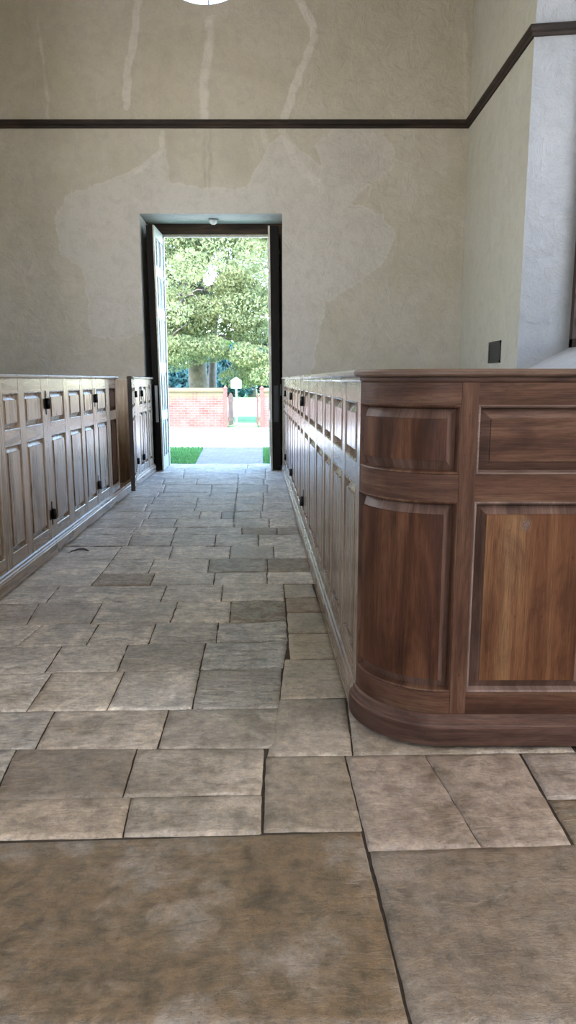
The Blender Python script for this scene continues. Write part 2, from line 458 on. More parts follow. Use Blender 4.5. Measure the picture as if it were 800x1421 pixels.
    for j in range(N):
        a, b = 2 * math.pi * j / N, 2 * math.pi * (j + 1) / N
        def pt(t, r): return (ocx + r * math.cos(t), ocz + r * math.sin(t))
        i0, i1, o0, o1 = pt(a, ocr), pt(b, ocr), pt(a, ocr + .17), pt(b, ocr + .17)
        raw((i0[0], D - .012, i0[1]), (i1[0], D - .012, i1[1]), (o1[0], D + .0, o1[1]), (o0[0], D + .0, o0[1]))
        raw((i0[0], D - .012, i0[1]), (o0[0] * 1, DO, i0[1]), (o1[0], DO, i1[1]), (i1[0], D - .012, i1[1]))
    raw((ocx - 1.2, D + .006, 7.05), (ocx - .5, D + .006, 7.05), (ocx - .5, D + .006, CEIL), (ocx - 1.2, D + .006, CEIL)) if 0 else None
    # upper corners of the cut block
    Z1 = CEIL
    for j in range(N // 2):
        a, b = math.pi * j / (N / 2), math.pi * (j + 1) / (N / 2)
        x0, x1 = ocx + (ocr + .16) * math.cos(a), ocx + (ocr + .16) * math.cos(b)
        raw((x0, D + .001, max(7.1, ocz + (ocr + .16) * math.sin(a))), (x1, D + .001, max(7.1, ocz + (ocr + .16) * math.sin(b))), (x1, D + .001, Z1), (x0, D + .001, Z1))
    o = mb.build('wall_north', [M['plaster']])
    ca = o.data.color_attributes.new('patch', 'FLOAT_COLOR', 'POINT')
    ca.data.foreach_set('color', np.array(pat, dtype=np.float32).ravel())
    tag(o, kind='structure')
    # outer face, returns of the wall thickness
    mo = MB()
    for x0, x1, z0, z1 in ((XWO, DX0 + .05, 0, CEIL), (DX1 - .05, XO, 0, CEIL), (DX0 + .05, DX1 - .05, DZ, OC[1] - .75), (DX0 + .05, DX1 - .05, OC[1] + .75, CEIL)):
        mo.box(x0, x1, DO - .03, DO, z0 - .3 * (z0 == 0), z1)
    mo.box(XWO, XW - .02, D, DO - .03, 0, CEIL); mo.box(XE + .02, XO, D, DO - .03, 0, CEIL)
    tag(mo.build('wall_north_outer', M['brick']), kind='structure')
    rv = MB()
    # reveal: jambs and soffit
    st2 = 10
    for k in range(st2):
        z0, z1 = DZ * k / st2, DZ * (k + 1) / st2
        rv.quad((DX0, D + .002, z0), (DX0, D + .002, z1), (DX0 - .03, DO, z1), (DX0 - .03, DO, z0))
        rv.quad((DX1, D + .002, z0), (DX1 - .0, DO, z0), (DX1 - .0, DO, z1), (DX1, D + .002, z1))
    rv.quad((DX0, D + .002, DZ), (DX1, D + .002, DZ), (DX1, DO, DZ + .02), (DX0 - .03, DO, DZ + .02))
    tag(rv.build('wall_north_reveal', M['plaster_door']), kind='structure')
far_wall()

# cornice line
def sweep_xyz(path, prof, mat, name):
    """path: list of (x, y) ; prof: (outward, z) closed; outward = to the right of travel"""
    mb = MB(); n = len(path); P = [Vector(p) for p in path]; rows = []
    L = 0
    for i in range(n):
        d0 = (P[i] - P[i - 1]).normalized() if i else (P[1] - P[0]).normalized()
        d1 = (P[i + 1] - P[i]).normalized() if i < n - 1 else d0
        n0, n1 = Vector((d0.y, -d0.x)), Vector((d1.y, -d1.x)); b = (n0 + n1).normalized(); b = b / max(.3, b.dot(n1))
        if i: L += (P[i] - P[i - 1]).length
        rows.append(([mb.add((P[i].x + b.x * o, P[i].y + b.y * o, z)) for o, z in prof], L))
    m = len(prof)
    for (r0, l0), (r1, l1) in zip(rows[:-1], rows[1:]):
        for j in range(m):
            k = (j + 1) % m
            mb.face([r0[j], r1[j], r1[k], r0[k]], [(j * .03, l0), (j * .03, l1), (k * .03, l1), (k * .03, l0)])
    mb.face(rows[0][0][::-1]); mb.face(rows[-1][0])
    return mb.build(name, mat)
TZ = 4.885
tprof = [(0, TZ), (.025, TZ), (.03, TZ + .03), (.045, TZ + .045), (.055, TZ + .085), (.055, TZ + .105), (0, TZ + .105)]
tpath = [(XW + .0, 2.8), (XW + .0, D), (XE, D), (XE, 8.38), (3.06, 8.305)]
tag(sweep_xyz(tpath, tprof, M['trim'], 'trim_1'), kind='structure')

# east wall with the tall arched window
WY0, WY1 = 6.30, 8.38; WC = (WY0 + WY1) / 2; WR = (WY1 - WY0) / 2; WSP = 4.93; SILL0, SILL1 = 1.44, 1.73
def side_wall(xi, xo, name, sgn):
    """xi inner face x, xo window plane x"""
    mb = MB()
    def q(pts, m=0):
        b = [mb.add(p) for p in pts]; mb.face(b, m=m)
    def rect(y0, y1, z0, z1):
        ny = max(1, int((y1 - y0) / .5)); nz = max(1, int((z1 - z0) / .5))
        for i in range(ny):
            for k in range(nz):
                a, b = y0 + (y1 - y0) * i / ny, y0 + (y1 - y0) * (i + 1) / ny; c, d = z0 + (z1 - z0) * k / nz, z0 + (z1 - z0) * (k + 1) / nz
                q([(xi, a, c), (xi, b, c), (xi, b, d), (xi, a, d)])
    rect(2.7, WY0, 0, CEIL); rect(WY1, D, 0, CEIL); rect(WY0, WY1, 0, SILL0)
    N = 24; arc = [(WC - WR * math.cos(math.pi * j / N), WSP + WR * math.sin(math.pi * j / N)) for j in range(N + 1)]
    for (a, za), (b, zb) in zip(arc[:-1], arc[1:]):
        q([(xi, a, za), (xi, b, zb), (xi, b, CEIL), (xi, a, CEIL)])
    ins = .075
    def outer(y, z): return (xo, WC + (y - WC) * (WR - ins) / WR, z if z < WSP else WSP + (z - WSP) * (WR - ins) / WR)
    # jambs, arch soffit, sloped sill in the darkened reveal plaster
    prof = [(WY0, SILL0)] + [(WY0, SILL0 + (WSP - SILL0) * k / 4) for k in range(1, 4)] + arc + [(WY1, SILL0 + (WSP - SILL0) * k / 4) for k in range(3, -1, -1)]
    for (a, za), (b, zb) in zip(prof[:-1], prof[1:]):
        oa, ob = outer(a, za), outer(b, zb)
        if za == SILL0: oa = (xo, oa[1], SILL1)
        if zb == SILL0: ob = (xo, ob[1], SILL1)
        q([(xi, a, za), (xi, b, zb), ob, oa], 1)
    q([(xi, WY0, SILL0), (xi, WY1, SILL0), (xo, WY1 - ins, SILL1), (xo, WY0 + ins, SILL1)], 1)
    # outer skin around the opening
    xs_ = xo + sgn * .26
    mb.box(min(xs_, xs_ + sgn * .02), max(xs_, xs_ + sgn * .02), 2.4, WY0 + ins, -.2, CEIL, 2)
    mb.box(min(xs_, xs_ + sgn * .02), max(xs_, xs_ + sgn * .02), WY1 - ins, DO, -.2, CEIL, 2)
    mb.box(min(xs_, xs_ + sgn * .02), max(xs_, xs_ + sgn * .02), WY0, WY1, -.2, SILL1, 2)
    mb.box(min(xs_, xs_ + sgn * .02), max(xs_, xs_ + sgn * .02), WY0, WY1, WSP + WR, CEIL, 2)
    return tag(mb.build(name, [M['plaster_side'], M['plaster_reveal'], M['brick']]), kind='structure')
side_wall(XE, 3.10, 'wall_east', 1)
side_wall(XW, -5.30, 'wall_west', -1)

def arched_window(name, x, sgn):
    root = tag(empty(name, (x, WC, SILL1)), kind='structure')
    r = WR - .075; H = WSP - SILL1; mb = MB()
    # frame: two jambs, sill, arch
    fw = .085
    x0, x1 = (0.0, .12) if sgn > 0 else (-.12, 0.0)
    mb.box(x0, x1, -r, -r + fw, 0, H); mb.box(x0, x1, r - fw, r, 0, H); mb.box(x0, x1, -r, r, 0, .09, vert=False)
    N = 20
    for j in range(N):
        a, b = math.pi * j / N, math.pi * (j + 1) / N
        P = [(rr * math.cos(t), H + rr * math.sin(t)) for t in (a, b) for rr in (r, r - fw)]
        i = [mb.add((xx, y, z)) for xx in (x0, x1) for (y, z) in P]
        for f in ((0, 1, 3, 2), (4, 6, 7, 5), (1, 5, 7, 3), (0, 2, 6, 4)): mb.face([i[k] for k in f])
    mb.build('window_frame', M['winframe'], root)
    bb = MB()
    for k in range(1, 6): y = -r + 2 * r * k / 6; bb.box(x0 * .5 + x1 * .5 - .015, x0 * .5 + x1 * .5 + .015, y - .012, y + .012, 0, H + math.sqrt(max(0, r * r - y * y)) - .02)
    for k in range(1, 12): z = H * k / 11; bb.box(x0 * .5 + x1 * .5 - .015, x0 * .5 + x1 * .5 + .015, -r, r, z - .012, z + .012)
    bb.build('glazing_bars', M['winframe'], root)
    g = MB(); xm = (x0 + x1) / 2 + sgn * .02
    pts = [(xm, -r, 0)] + [(xm, -r * math.cos(math.pi * j / 20), H + r * math.sin(math.pi * j / 20)) for j in range(21)] + [(xm, r, 0)]
    g.face([g.add(p) for p in pts])
    g.build('glass_pane', M['glass'], root)
arched_window('window_1', 3.10, 1)
arched_window('window_2', -5.30, -1)

def round_window():
    root = tag(empty('window_3', (OC[0], 11.62, OC[1])), kind='structure')
    r = OC[2]; fr = MB(); N = 48
    for j in range(N):
        a, b = 2 * math.pi * j / N, 2 * math.pi * (j + 1) / N
        i = [fr.add((rr * math.cos(t), yy, rr * math.sin(t))) for yy in (-.04, .04) for t in (a, b) for rr in (r + .01, r - .06)]
        for f in ((0, 1, 3, 2), (4, 6, 7, 5), (1, 5, 7, 3), (0, 2, 6, 4)): fr.face([i[k] for k in f])
    fr.build('window_frame', M['sign'], root)
    bars = MB()
    for k in range(8):
        t = math.pi / 2 + k * math.pi / 4
        bars.tube([(.12 * math.cos(t), 0, .12 * math.sin(t)), ((r - .05) * math.cos(t), 0, (r - .05) * math.sin(t))], [.013, .013], 6)
    bars.tube([(.12 * math.cos(t), 0, .12 * math.sin(t)) for t in [2 * math.pi * k / 24 for k in range(25)]], [.013] * 25, 6)
    bars.build('glazing_bars', M['sign'], root)
    g = MB(); g.face([g.add(((r - .03) * math.cos(2 * math.pi * k / 48), .015, (r - .03) * math.sin(2 * math.pi * k / 48))) for k in range(48)])
    g.build('glass_pane', M['glass'], root)
round_window()

# crossing, transepts and rear arm (behind the camera), ceiling
mb = MB()
def slab_wall(x0, x1, y0, y1, z0=0, z1=CEIL, name='wall'):
    b = MB(); b.box(x0, x1, y0, y1, z0, z1); return tag(b.build(name, M['plaster_side']), kind='structure')
slab_wall(XE + .0, 7.0, 2.45, 2.7, name='wall_northeast'); slab_wall(-9.0, XW, 2.45, 2.7, name='wall_northwest')
def end_wall(name, axis, pos, th, a0, a1, h0, h1, z0, z1):
    b = MB()
    for u0, u1, c0, c1 in ((a0, h0, 0, CEIL), (h1, a1, 0, CEIL), (h0, h1, 0, z0), (h0, h1, z1, CEIL)):
        if axis == 'x': b.box(pos, pos + th, u0, u1, c0, c1)
        else: b.box(u0, u1, pos, pos + th, c0, c1)
    tag(b.build(name, M['plaster_side']), kind='structure')
    f = MB(); g = MB()
    m = pos + th * .5; n = 5
    for k in range(n + 1):
        u = h0 + (h1 - h0) * k / n
        (f.box(m - .03, m + .03, u - .03, u + .03, z0, z1) if axis == 'x' else f.box(u - .03, u + .03, m - .03, m + .03, z0, z1))
    for k in range(9):
        z = z0 + (z1 - z0) * k / 8
        (f.box(m - .025, m + .025, h0, h1, z - .025, z + .025) if axis == 'x' else f.box(h0, h1, m - .025, m + .025, z - .025, z + .025))
    if axis == 'x': g.quad((m, h0, z0), (m, h1, z0), (m, h1, z1), (m, h0, z1))
    else: g.quad((h0, m, z0), (h1, m, z0), (h1, m, z1), (h0, m, z1))
    return f, g
for i, a in enumerate((('wall_east_transept', 'x', 7.0, .5, -4.7, 2.7, -2.1, .1, 1.7, 6.1), ('wall_west_transept', 'x', -9.5, .5, -4.7, 2.7, -2.1, .1, 1.7, 6.1), ('wall_south', 'y', -8.5, .5, XW, XE, -2.3, .1, 2.0, 6.4))):
    f, g = end_wall(*a)
    r_ = tag(f.build('window_%d' % (i + 4), M['winframe']), kind='structure'); g.build('glass_pane', M['glass'], r_)
slab_wall(XE, XE + .25, -8.0, -4.7, name='wall_southeast'); slab_wall(XW - .25, XW, -8.0, -4.7, name='wall_southwest')
slab_wall(XE, 7.0, -4.95, -4.7, name='wall_transept_southeast'); slab_wall(-9.0, XW, -4.95, -4.7, name='wall_transept_southwest')
c = MB(); c.box(-9.6, 7.6, -8.6, DO, CEIL, CEIL + .25)
tag(c.build('ceiling', M['ceiling']), kind='structure')

# ------------------------------------------------------------------ floor of flagstones
RXF = lambda Y: .257 - .0427 * (Y - 2.925)      # plinth line, right
LXF = lambda Y: -1.821 - .0293 * (Y - 4.47)     # plinth line, left
slabs = []   # (quad corners world [(x,y)x4 : near-left, near-right, far-right, far-left], colour, stain, pale, relief)
GREY = (.30, .275, .24); WARM = (.31, .265, .215); TAN = (.32, .26, .20)
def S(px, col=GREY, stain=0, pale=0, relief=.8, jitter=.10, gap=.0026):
    k = (1.32 if max(p[1] for p in px) > 990 else 2.15) * (1 + random.uniform(-jitter, jitter))  # slabs past the foreground lightened; the doorway's sheen put into their colour
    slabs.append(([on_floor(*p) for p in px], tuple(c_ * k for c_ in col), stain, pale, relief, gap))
def rowcells(vn, vf, cols, spec={}, col=GREY, relief=.8):
    """cells between joints; vn(x) near edge, vf(x) far edge pixel rows; cols [(x_far, x_near)]"""
    cols = [(cols[0][0] - 45, cols[0][1] - 45)] + list(cols[1:])
    for i in range(len(cols) - 1):
        (a, b), (a2, b2) = cols[i], cols[i + 1]
        kw = dict(col=col, relief=relief); kw.update(spec.get(i, {}))
        S([(b, vn(b)), (b2, vn(b2)), (a2, vf(a2)), (a, vf(a))], **kw)
def ln(x0, y0, x1, y1): return lambda x: y0 + (y1 - y0) * (x - x0) / (x1 - x0)
# foreground slabs
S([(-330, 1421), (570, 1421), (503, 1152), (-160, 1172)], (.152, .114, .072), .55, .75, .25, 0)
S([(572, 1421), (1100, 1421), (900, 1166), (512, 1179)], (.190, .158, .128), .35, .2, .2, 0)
# row r5-r6
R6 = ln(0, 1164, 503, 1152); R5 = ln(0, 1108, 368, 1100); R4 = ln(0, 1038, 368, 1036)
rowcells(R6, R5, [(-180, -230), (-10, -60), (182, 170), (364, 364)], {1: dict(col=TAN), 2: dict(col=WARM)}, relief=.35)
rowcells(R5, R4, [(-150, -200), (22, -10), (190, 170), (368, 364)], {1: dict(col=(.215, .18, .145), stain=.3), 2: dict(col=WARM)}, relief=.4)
S([(365, 1153), (505, 1151), (479, 1046), (368.5, 1048)], (.25, .21, .165), .2, .1, .3)
# slabs by the front of the pew
S([(512, 1178), (670, 1174), (590, 1045), (480, 1047)], (.285, .23, .19), .1, .2, .25, 0, .0003)
S([(670, 1174), (795, 1171), (721, 1043), (590, 1045)], (.285, .23, .19), .1, .2, .25, 0, .0003)
S([(798, 1171), (1010, 1166), (905, 1107), (761, 1108)], (.20, .165, .12), .6, 0, .7)
S([(760, 1107), (905, 1106), (800, 1042), (723, 1043)], (.27, .225, .19), 0, .1, .3)
S([(370, 1047), (478, 1046), (720, 1042), (720, 1000), (0, 0)][:0] or [(370, 1047), (490, 1046), (480, 968), (388, 968)], (.275, .235, .19), .1, .1, .3)
S([(490, 1046), (800, 1042), (740, 960), (481, 968)], (.275, .235, .19), .1, .1, .3)
R3 = ln(0, 986, 388, 981); R2 = ln(0, 934, 389, 926); R1 = ln(0, 897, 400, 888)
rowcells(R4, R3, [(-160, -190), (-60, -85), (76, 48), (234, 219), (388, 386)], {2: dict(col=WARM), 3: dict(col=(.27, .235, .195))}, relief=.5)
rowcells(R3, R2, [(-90, -150), (72, 36), (173, 148), (278, 266), (392, 388)], {1: dict(col=(.285, .25, .205)), 3: dict(col=(.26, .245, .215), stain=.35, relief=1.2)}, relief=.7)
S([(388, 968), (482, 966), (470, 914), (395, 914)], (.235, .20, .15), .2, 0, .5)
R0 = ln(0, 866, 398, 861); RB = ln(0, 837, 395, 832); RC = ln(0, 814, 395, 809); RD = ln(0, 797, 372, 793); RE = ln(0, 778, 380, 774)
RF = ln(0, 758, 400, 757)
rowcells(R2, R1, [(-60, -90), (86, 61), (178, 162), (286, 277), (400, 394)], {2: dict(col=(.25, .225, .19)), 3: dict(col=(.29, .28, .255), relief=1.5)}, relief=.9)
S([(402, 913), (470, 912), (458, 878), (400, 878)], (.22, .185, .13), .3, 0, .6)
rowcells(R1, R0, [(-30, -60), (60, 20), (137, 119), (217, 206), (303, 300), (398, 400)], {3: dict(col=(.25, .23, .2)), 4: dict(col=(.285, .27, .245), relief=1.3)}, relief=.9)
S([(400, 877), (458, 876), (448, 849), (398, 849)], (.22, .19, .14), .4, 0, .7)
rowcells(R0, RB, [(-10, -20), (54, 36), (142, 125), (247, 236), (321, 319), (396, 398)], {0: dict(stain=.7), 1: dict(stain=.4), 4: dict(stain=.9, col=(.24, .21, .16), relief=1.3)})
S([(398, 848), (449, 847), (440, 828), (396, 829)], (.19, .14, .09), .8, 0, .7)
rowcells(RB, RC, [(10, -10), (82, 62), (232, 222), (310, 307), (394, 396)], {1: dict(relief=1.2)})
S([(396, 828), (440, 827), (434, 810), (394, 810)], (.22, .19, .15), .3, 0, .7)
rowcells(RC, RD, [(60, 40), (140, 125), (215, 208), (299, 296), (371, 371), (435, 440)], {1: dict(stain=.75, col=(.235, .195, .14))})
rowcells(RD, RE, [(80, 55), (155, 140), (214, 205), (291, 288), (371, 372), (430, 434)], {3: dict(stain=.85, col=(.2, .18, .15)), 4: dict(stain=1., col=(.19, .14, .09))})
rowcells(RE, RF, [(95, 75), (169, 155), (240, 234), (321, 318), (380, 381), (426, 430)], {3: dict(stain=.4)})
zz = lambda a: 160 + a * .375
L = [757, 741, 731, 719.5, 709, 699, 689, 683, 672, 664, 657, 650, 643]
cols = [[(110, 97), (184, 177), (242, 236), (300, 298), (359, 359), (418, 422)],
        [(130, 115), (190, 180), (246, 240), (336, 336), (385, 385), (416, 418)],
        [(140, 128), (200, 195), (246, 240), (325, 325), (374, 374), (412, 415)],
        [(150, 140), (210, 205), (279, 276), (308, 307), (325, 325), (362, 363), (410, 412)],
        [(160, 150), (205, 200), (273, 269), (327, 326), (365, 365), (408, 410)],
        [(170, 160), (215, 210), (275, 272), (328, 327), (366, 366), (405, 407)],
        [(175, 165), (222, 218), (293, 290), (329, 328), (366, 366), (404, 405)],
        [(185, 178), (230, 226), (294, 293), (330, 329), (372, 372), (402, 403)],
        [(195, 185), (228, 225), (274, 272), (331, 330), (367, 367), (400, 401)],
        [(205, 195), (255, 254), (331, 331), (369, 369), (398, 399)],
        [(210, 200), (256, 255), (341, 340), (369, 369), (396, 397)],
        [(215, 208), (344, 343), (395, 396)]]
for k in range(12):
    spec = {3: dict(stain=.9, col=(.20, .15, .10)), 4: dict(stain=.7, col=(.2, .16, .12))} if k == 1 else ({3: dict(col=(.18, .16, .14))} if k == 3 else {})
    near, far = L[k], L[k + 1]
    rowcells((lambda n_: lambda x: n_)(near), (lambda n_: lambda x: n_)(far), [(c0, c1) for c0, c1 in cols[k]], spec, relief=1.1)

def floor_mesh():
    mb = MB(); slabc = []; stainc = []
    for q, col, st, pl, rel, gap in slabs:
        P = [Vector((x, y, 0)) for x, y in q]
        w_ = max((P[1] - P[0]).length, (P[2] - P[3]).length); h_ = max((P[3] - P[0]).length, (P[2] - P[1]).length)
        res = .03 if w_ < 2 else .035
        nx = max(3, min(90, int(w_ / res))); ny = max(3, min(70, int(h_ / res)))
        cx, cy = sum(p.x for p in P) / 4, sum(p.y for p in P) / 4
        tilt = (random.uniform(-.002, .002), random.uniform(-.002, .002)); ids = []; sd = random.uniform(0, 50)
        us = [0, min(.2, .006 / w_)] + [i / nx for i in range(1, nx)] + [1 - min(.2, .006 / w_), 1]
        vs = [0, min(.2, .006 / h_)] + [i / ny for i in range(1, ny)] + [1 - min(.2, .006 / h_), 1]
        for j, v in enumerate(vs):
            row = []
            for i, u in enumerate(us):
                uu = gap / w_ + u * (1 - 2 * gap / w_); vv = gap / h_ + v * (1 - 2 * gap / h_)
                a = P[0].lerp(P[1], uu); b = P[3].lerp(P[2], uu); p = a.lerp(b, vv)
                e = min(min(u, 1 - u) * w_, min(v, 1 - v) * h_)
                wob = noise.noise(Vector((p.x * 14, p.y * 14, sd))) * .0035
                rnd = .012 * rel * noise.noise(Vector((p.x * 2.2, p.y * 2.2, sd)))*.35
                fine = .004 * rel * noise.noise(Vector((p.x * 9, p.y * 14, sd + 5)))
                z = rnd + fine + (p.x - cx) * tilt[0] + (p.y - cy) * tilt[1]
                if e < 1e-6: z -= .008
                elif e < .007: z -= .0015
                k = 1 if e < .008 else 0
                row.append(mb.add((p.x + wob * k, p.y + wob * k, z)))
                slabc.append((*col, 1)); stainc.append((st, pl, rel, 1))
            ids.append(row)
        for j in range(len(vs) - 1):
            for i in range(len(us) - 1):
                mb.face([ids[j][i], ids[j][i + 1], ids[j + 1][i + 1], ids[j + 1][i]], smooth=True)
    # joint bed and plain paving of the parts outside the view
    def bed(x0, x1, y0, y1, z, m, c=(.2, .18, .15)):
        b = [mb.add(p) for p in ((x0, y0, z), (x1, y0, z), (x1, y1, z), (x0, y1, z))]
        for _ in range(4): slabc.append((*c, 1)); stainc.append((.2, .1, .5, 1))
        mb.face(b, m=m)
    bed(-9, 7, -8, DO, -.0085, 1)
    def tiles(x0, x1, y0, y1):
        y = y0
        while y < y1 - .05:
            h = min(random.uniform(.5, .75), y1 - y); x = x0
            while x < x1 - .05:
                ww = min(random.uniform(.6, 1.1), x1 - x); k = random.uniform(.9, 1.1)
                bed(x + .004, x + ww - .004, y + .004, y + h - .004, -.001, 0, tuple(c_ * k for c_ in GREY)); x += ww
            y += h
    tiles(-9, 7, -4.7, 1.36); tiles(XW, XE, -8, -4.7); tiles(-9, -1.75, 1.36, 2.45); tiles(2.1, 7, 1.36, 2.45)
    tiles(XW, -1.84, 2.5, 4.4); tiles(XW, -2.1, 4.4, D); tiles(.75, XE, 2.75, D)
    o = mb.build('floor', [M['stone'], M['mortar']])
    for nm, arr in (('slab', slabc), ('stain', stainc)):
        ca = o.data.color_attributes.new(nm, 'FLOAT_COLOR', 'POINT'); ca.data.foreach_set('color', np.array(arr, dtype=np.float32).ravel())
    tag(o, kind='structure')
floor_mesh()
# door sill stone at the end of the aisle
sb = MB(); sb.box(DX0 - .02, DX1, 12.08, 12.16, -.16, -.002)
tag(sb.build('trim_3', M['mortar']), kind='structure')

# ------------------------------------------------------------------ box pews
class Path:
    def __init__(s, pts):
        s.P = [Vector(p) for p in pts]; s.S = [0]
        for a, b in zip(s.P[:-1], s.P[1:]): s.S.append(s.S[-1] + (b - a).length)
        s.L = s.S[-1]; N = len(s.P)
        s.N = []
        for i in range(N):
            a = s.P[max(i - 1, 0)]; b = s.P[min(i + 1, N - 1)]; t = (b - a).normalized(); s.N.append(Vector((t.y, -t.x)))
    def at(s, q, d=0):
        i = 0
        import bisect
        i = min(len(s.S) - 2, max(0, bisect.bisect_right(s.S, q) - 1))
        t = (q - s.S[i]) / (s.S[i + 1] - s.S[i]); p = s.P[i].lerp(s.P[i + 1], t); n = s.N[i].lerp(s.N[i + 1], t).normalized()
        return (p.x + n.x * d, p.y + n.y * d)
    def cuts(s, a, b):
        return [a] + [q for q in s.S if a + 1e-4 < q < b - 1e-4] + [b]
def pbox(mb, path, s0, s1, d0, d1, z0, z1, vert, m=0):
    cs = path.cuts(s0, s1); ou, ov = random.random() * 9, random.random() * 9; rows = []
    U = lambda a, b: (a + ou, b + ov) if vert else (b + ov, a + ou)
    for q in cs:
        i = [mb.add((*path.at(q, d), z)) for d, z in ((d1, z0), (d1, z1), (d0, z1), (d0, z0))]; rows.append((i, q))
    sm = len(cs) > 2
    for (a, qa), (b, qb) in zip(rows[:-1], rows[1:]):
        for k, (ta, tb) in enumerate(((z0, z1), (d1, d0), (z1, z0), (d0, d1))):
            j = (k + 1) % 4
            mb.face([a[k], b[k], b[j], a[j]], [U(qa, ta), U(qb, ta), U(qb, tb), U(qa, tb)], m, False)
    mb.face(rows[0][0][::-1], [U(0, z0), U(.04, z0), U(.04, z1), U(0, z1)], m); mb.face(rows[-1][0], [U(0, z0), U(0, z1), U(.04, z1), U(.04, z0)], m)
def psweep(mb, path, s0, s1, prof, m=0):
    cs = path.cuts(s0, s1); rows = [([mb.add((*path.at(q, d), z)) for d, z in prof], q) for q in cs]; n = len(prof); ou = random.random() * 9
    acc = [0]
    for j in range(n): a, b = prof[j], prof[(j + 1) % n]; acc.append(acc[-1] + math.hypot(a[0] - b[0], a[1] - b[1]))
    for (a, qa), (b, qb) in zip(rows[:-1], rows[1:]):
        for k in range(n):
            j = (k + 1) % n
            mb.face([a[k], b[k], b[j], a[j]], [(acc[k] + ou, qa), (acc[k] + ou, qb), (acc[k + 1] + ou, qb), (acc[k + 1] + ou, qa)], m)
    mb.face(rows[0][0][::-1], None, m); mb.face(rows[-1][0], None, m)
def ppanel(path, s0, s1, z0, z1, mats, name='panel', parent=None, bev=.034, horiz=False, uvo=None, near=.012):
    """raised and fielded panel behind a small moulding; mats = (moulding, bevel, field)"""
    mb = MB()
    ou, ov = uvo if uvo else (random.random() * 9, random.random() * 9)
    rings = [(0, .0), (.003, .0025), (.009, -.001), (near, -.018), (near + .003, -.026), (near + bev, -.0085), (near + bev + .0012, -.0085), (near + bev + .002, -.001)]
    mt = [0, 0, 0, 0, 1, 1, 2]
    U = (lambda a, b: (b + ov, a + ou)) if horiz else (lambda a, b: (a + ou, b + ov))
    prev = None
    cuts = [q for q in path.S if s0 + .07 < q < s1 - .07]
    for k, (ins, d) in enumerate(rings):
        a, b, c_, e = s0 + ins, s1 - ins, z0 + ins, z1 - ins
        qs = [a] + cuts + [b]
        lo = [(q, c_) for q in qs]; hi = [(q, e) for q in qs[::-1]]
        loop = lo + hi
        ids = [mb.add((*path.at(q, d), z)) for q, z in loop]
        if prev:
            n = len(ids)
            for j in range(n):
                j2 = (j + 1) % n
                mb.face([prev[0][j], prev[0][j2], ids[j2], ids[j]], [U(*prev[1][j]), U(*prev[1][j2]), U(*loop[j2]), U(*loop[j])], mt[k - 1])
        prev = (ids, loop); nq = len(qs)
    ids, loop = prev
    for j in range(nq - 1):
        f = [j, j + 1, 2 * nq - 2 - j, 2 * nq - 1 - j]
        mb.face([ids[k] for k in f], [U(*loop[k]) for k in f], 2)
    # back board
    rows = [[mb.add((*path.at(q, -.036), z)) for z in (z0, z1)] for q in path.cuts(s0, s1)]
    for a, b in zip(rows[:-1], rows[1:]): mb.face([b[0], a[0], a[1], b[1]], None, 0)
    return mb.build(name, mats, parent)

ZB, ZM0, ZM1, ZT0, ZT1 = .131, .948, 1.046, 1.294, 1.392   # rails: bottom rail top is .218
def carcass(mb, path, s0, s1, panels, vposts=True):
    """stiles and rails of one run; panels = [(a, b)]"""
    edges = [s0] + [x for p in panels for x in p] + [s1]
    for a, b in zip(edges[0::2], edges[1::2]):
        if b - a > .004: pbox(mb, path, a, b, -.042, 0.0, ZB, ZT1, True)
    for a, b in panels:
        for z0, z1 in ((ZB, .218), (ZM0, ZM1), (ZT0, ZT1)):
            pbox(mb, path, a + .0006, b - .0006, -.042, -.0012, z0, z1, False)
def plinth_prof():
    return [(-.042, .014), (.029, .014), (.030, .092), (.026, .098), (.024, .106), (.015, .112), (.012, .124), (.004, .131), (-.042, .131)]
def cap_prof():
    return [(-.052, 1.392), (.010, 1.392), (.024, 1.3935), (.030, 1.400), (.031, 1.411), (.026, 1.419), (-.054, 1.419), (-.062, 1.408)]
def hinge(path, s, z, parent):
    mb = MB()
    pbox(mb, path, s - .062, s - .006, -.001, .004, z - .038, z + .038, True)
    pbox(mb, path, s + .006, s + .062, -.001, .004, z - .038, z + .038, True)
    x, y = path.at(s, .016)
    mb.tube([(x, y, z - .042), (x, y, z - .04), (x, y, z + .04), (x, y, z + .042)], [.004, .0175, .0175, .004], 12)
    pbox(mb, path, s - .012, s + .012, -.001, .0035, z - .085, z + .10, True)
    return mb.build('hinge', M['iron'], parent)

# right hand path: runs from the end wall to the viewer, round the corner, then along the front
off = .030
def rx(Y): return RXF(Y) + off
RC_ = .315; YF = 2.585 + off
th = math.atan(.0427)
# tangent circle: centre at distance RC_ inside both lines
yc = YF + RC_
# centre x so that distance to aisle line is RC_: line x = rx(Y)
cxr = rx(yc) + RC_ / math.cos(th)
pts = [(rx(11.17), 11.17)]
tx, ty = cxr - RC_ * math.cos(th), yc - RC_ * math.sin(th)
pts.append((tx, ty))
a0 = math.pi + th; a1 = 1.5 * math.pi; NA = 40
for k in range(1, NA + 1):
    a = a0 + (a1 - a0) * k / NA; pts.append((cxr + RC_ * math.cos(a), yc + RC_ * math.sin(a)))
pts.append((XE - .01, YF))
PR = Path(pts)
cosr = math.cos(th)
def sR(Y): return (11.17 - Y) / cosr
sTan = PR.S[1]; sArc = PR.S[1 + NA]
def sF(x): return sArc + (x - (cxr))
pl_y = -1.851 - .0293 * (2.75 - 4.47)
LX = lambda Y: -1.851 - .0293 * (Y - 4.47)
PL = Path([(LX(2.62) - .0, 2.62), (LX(11.17), 11.17)])
cosl = math.cos(math.atan(.0293))
def sL(Y): return (Y - 2.62) / cosl

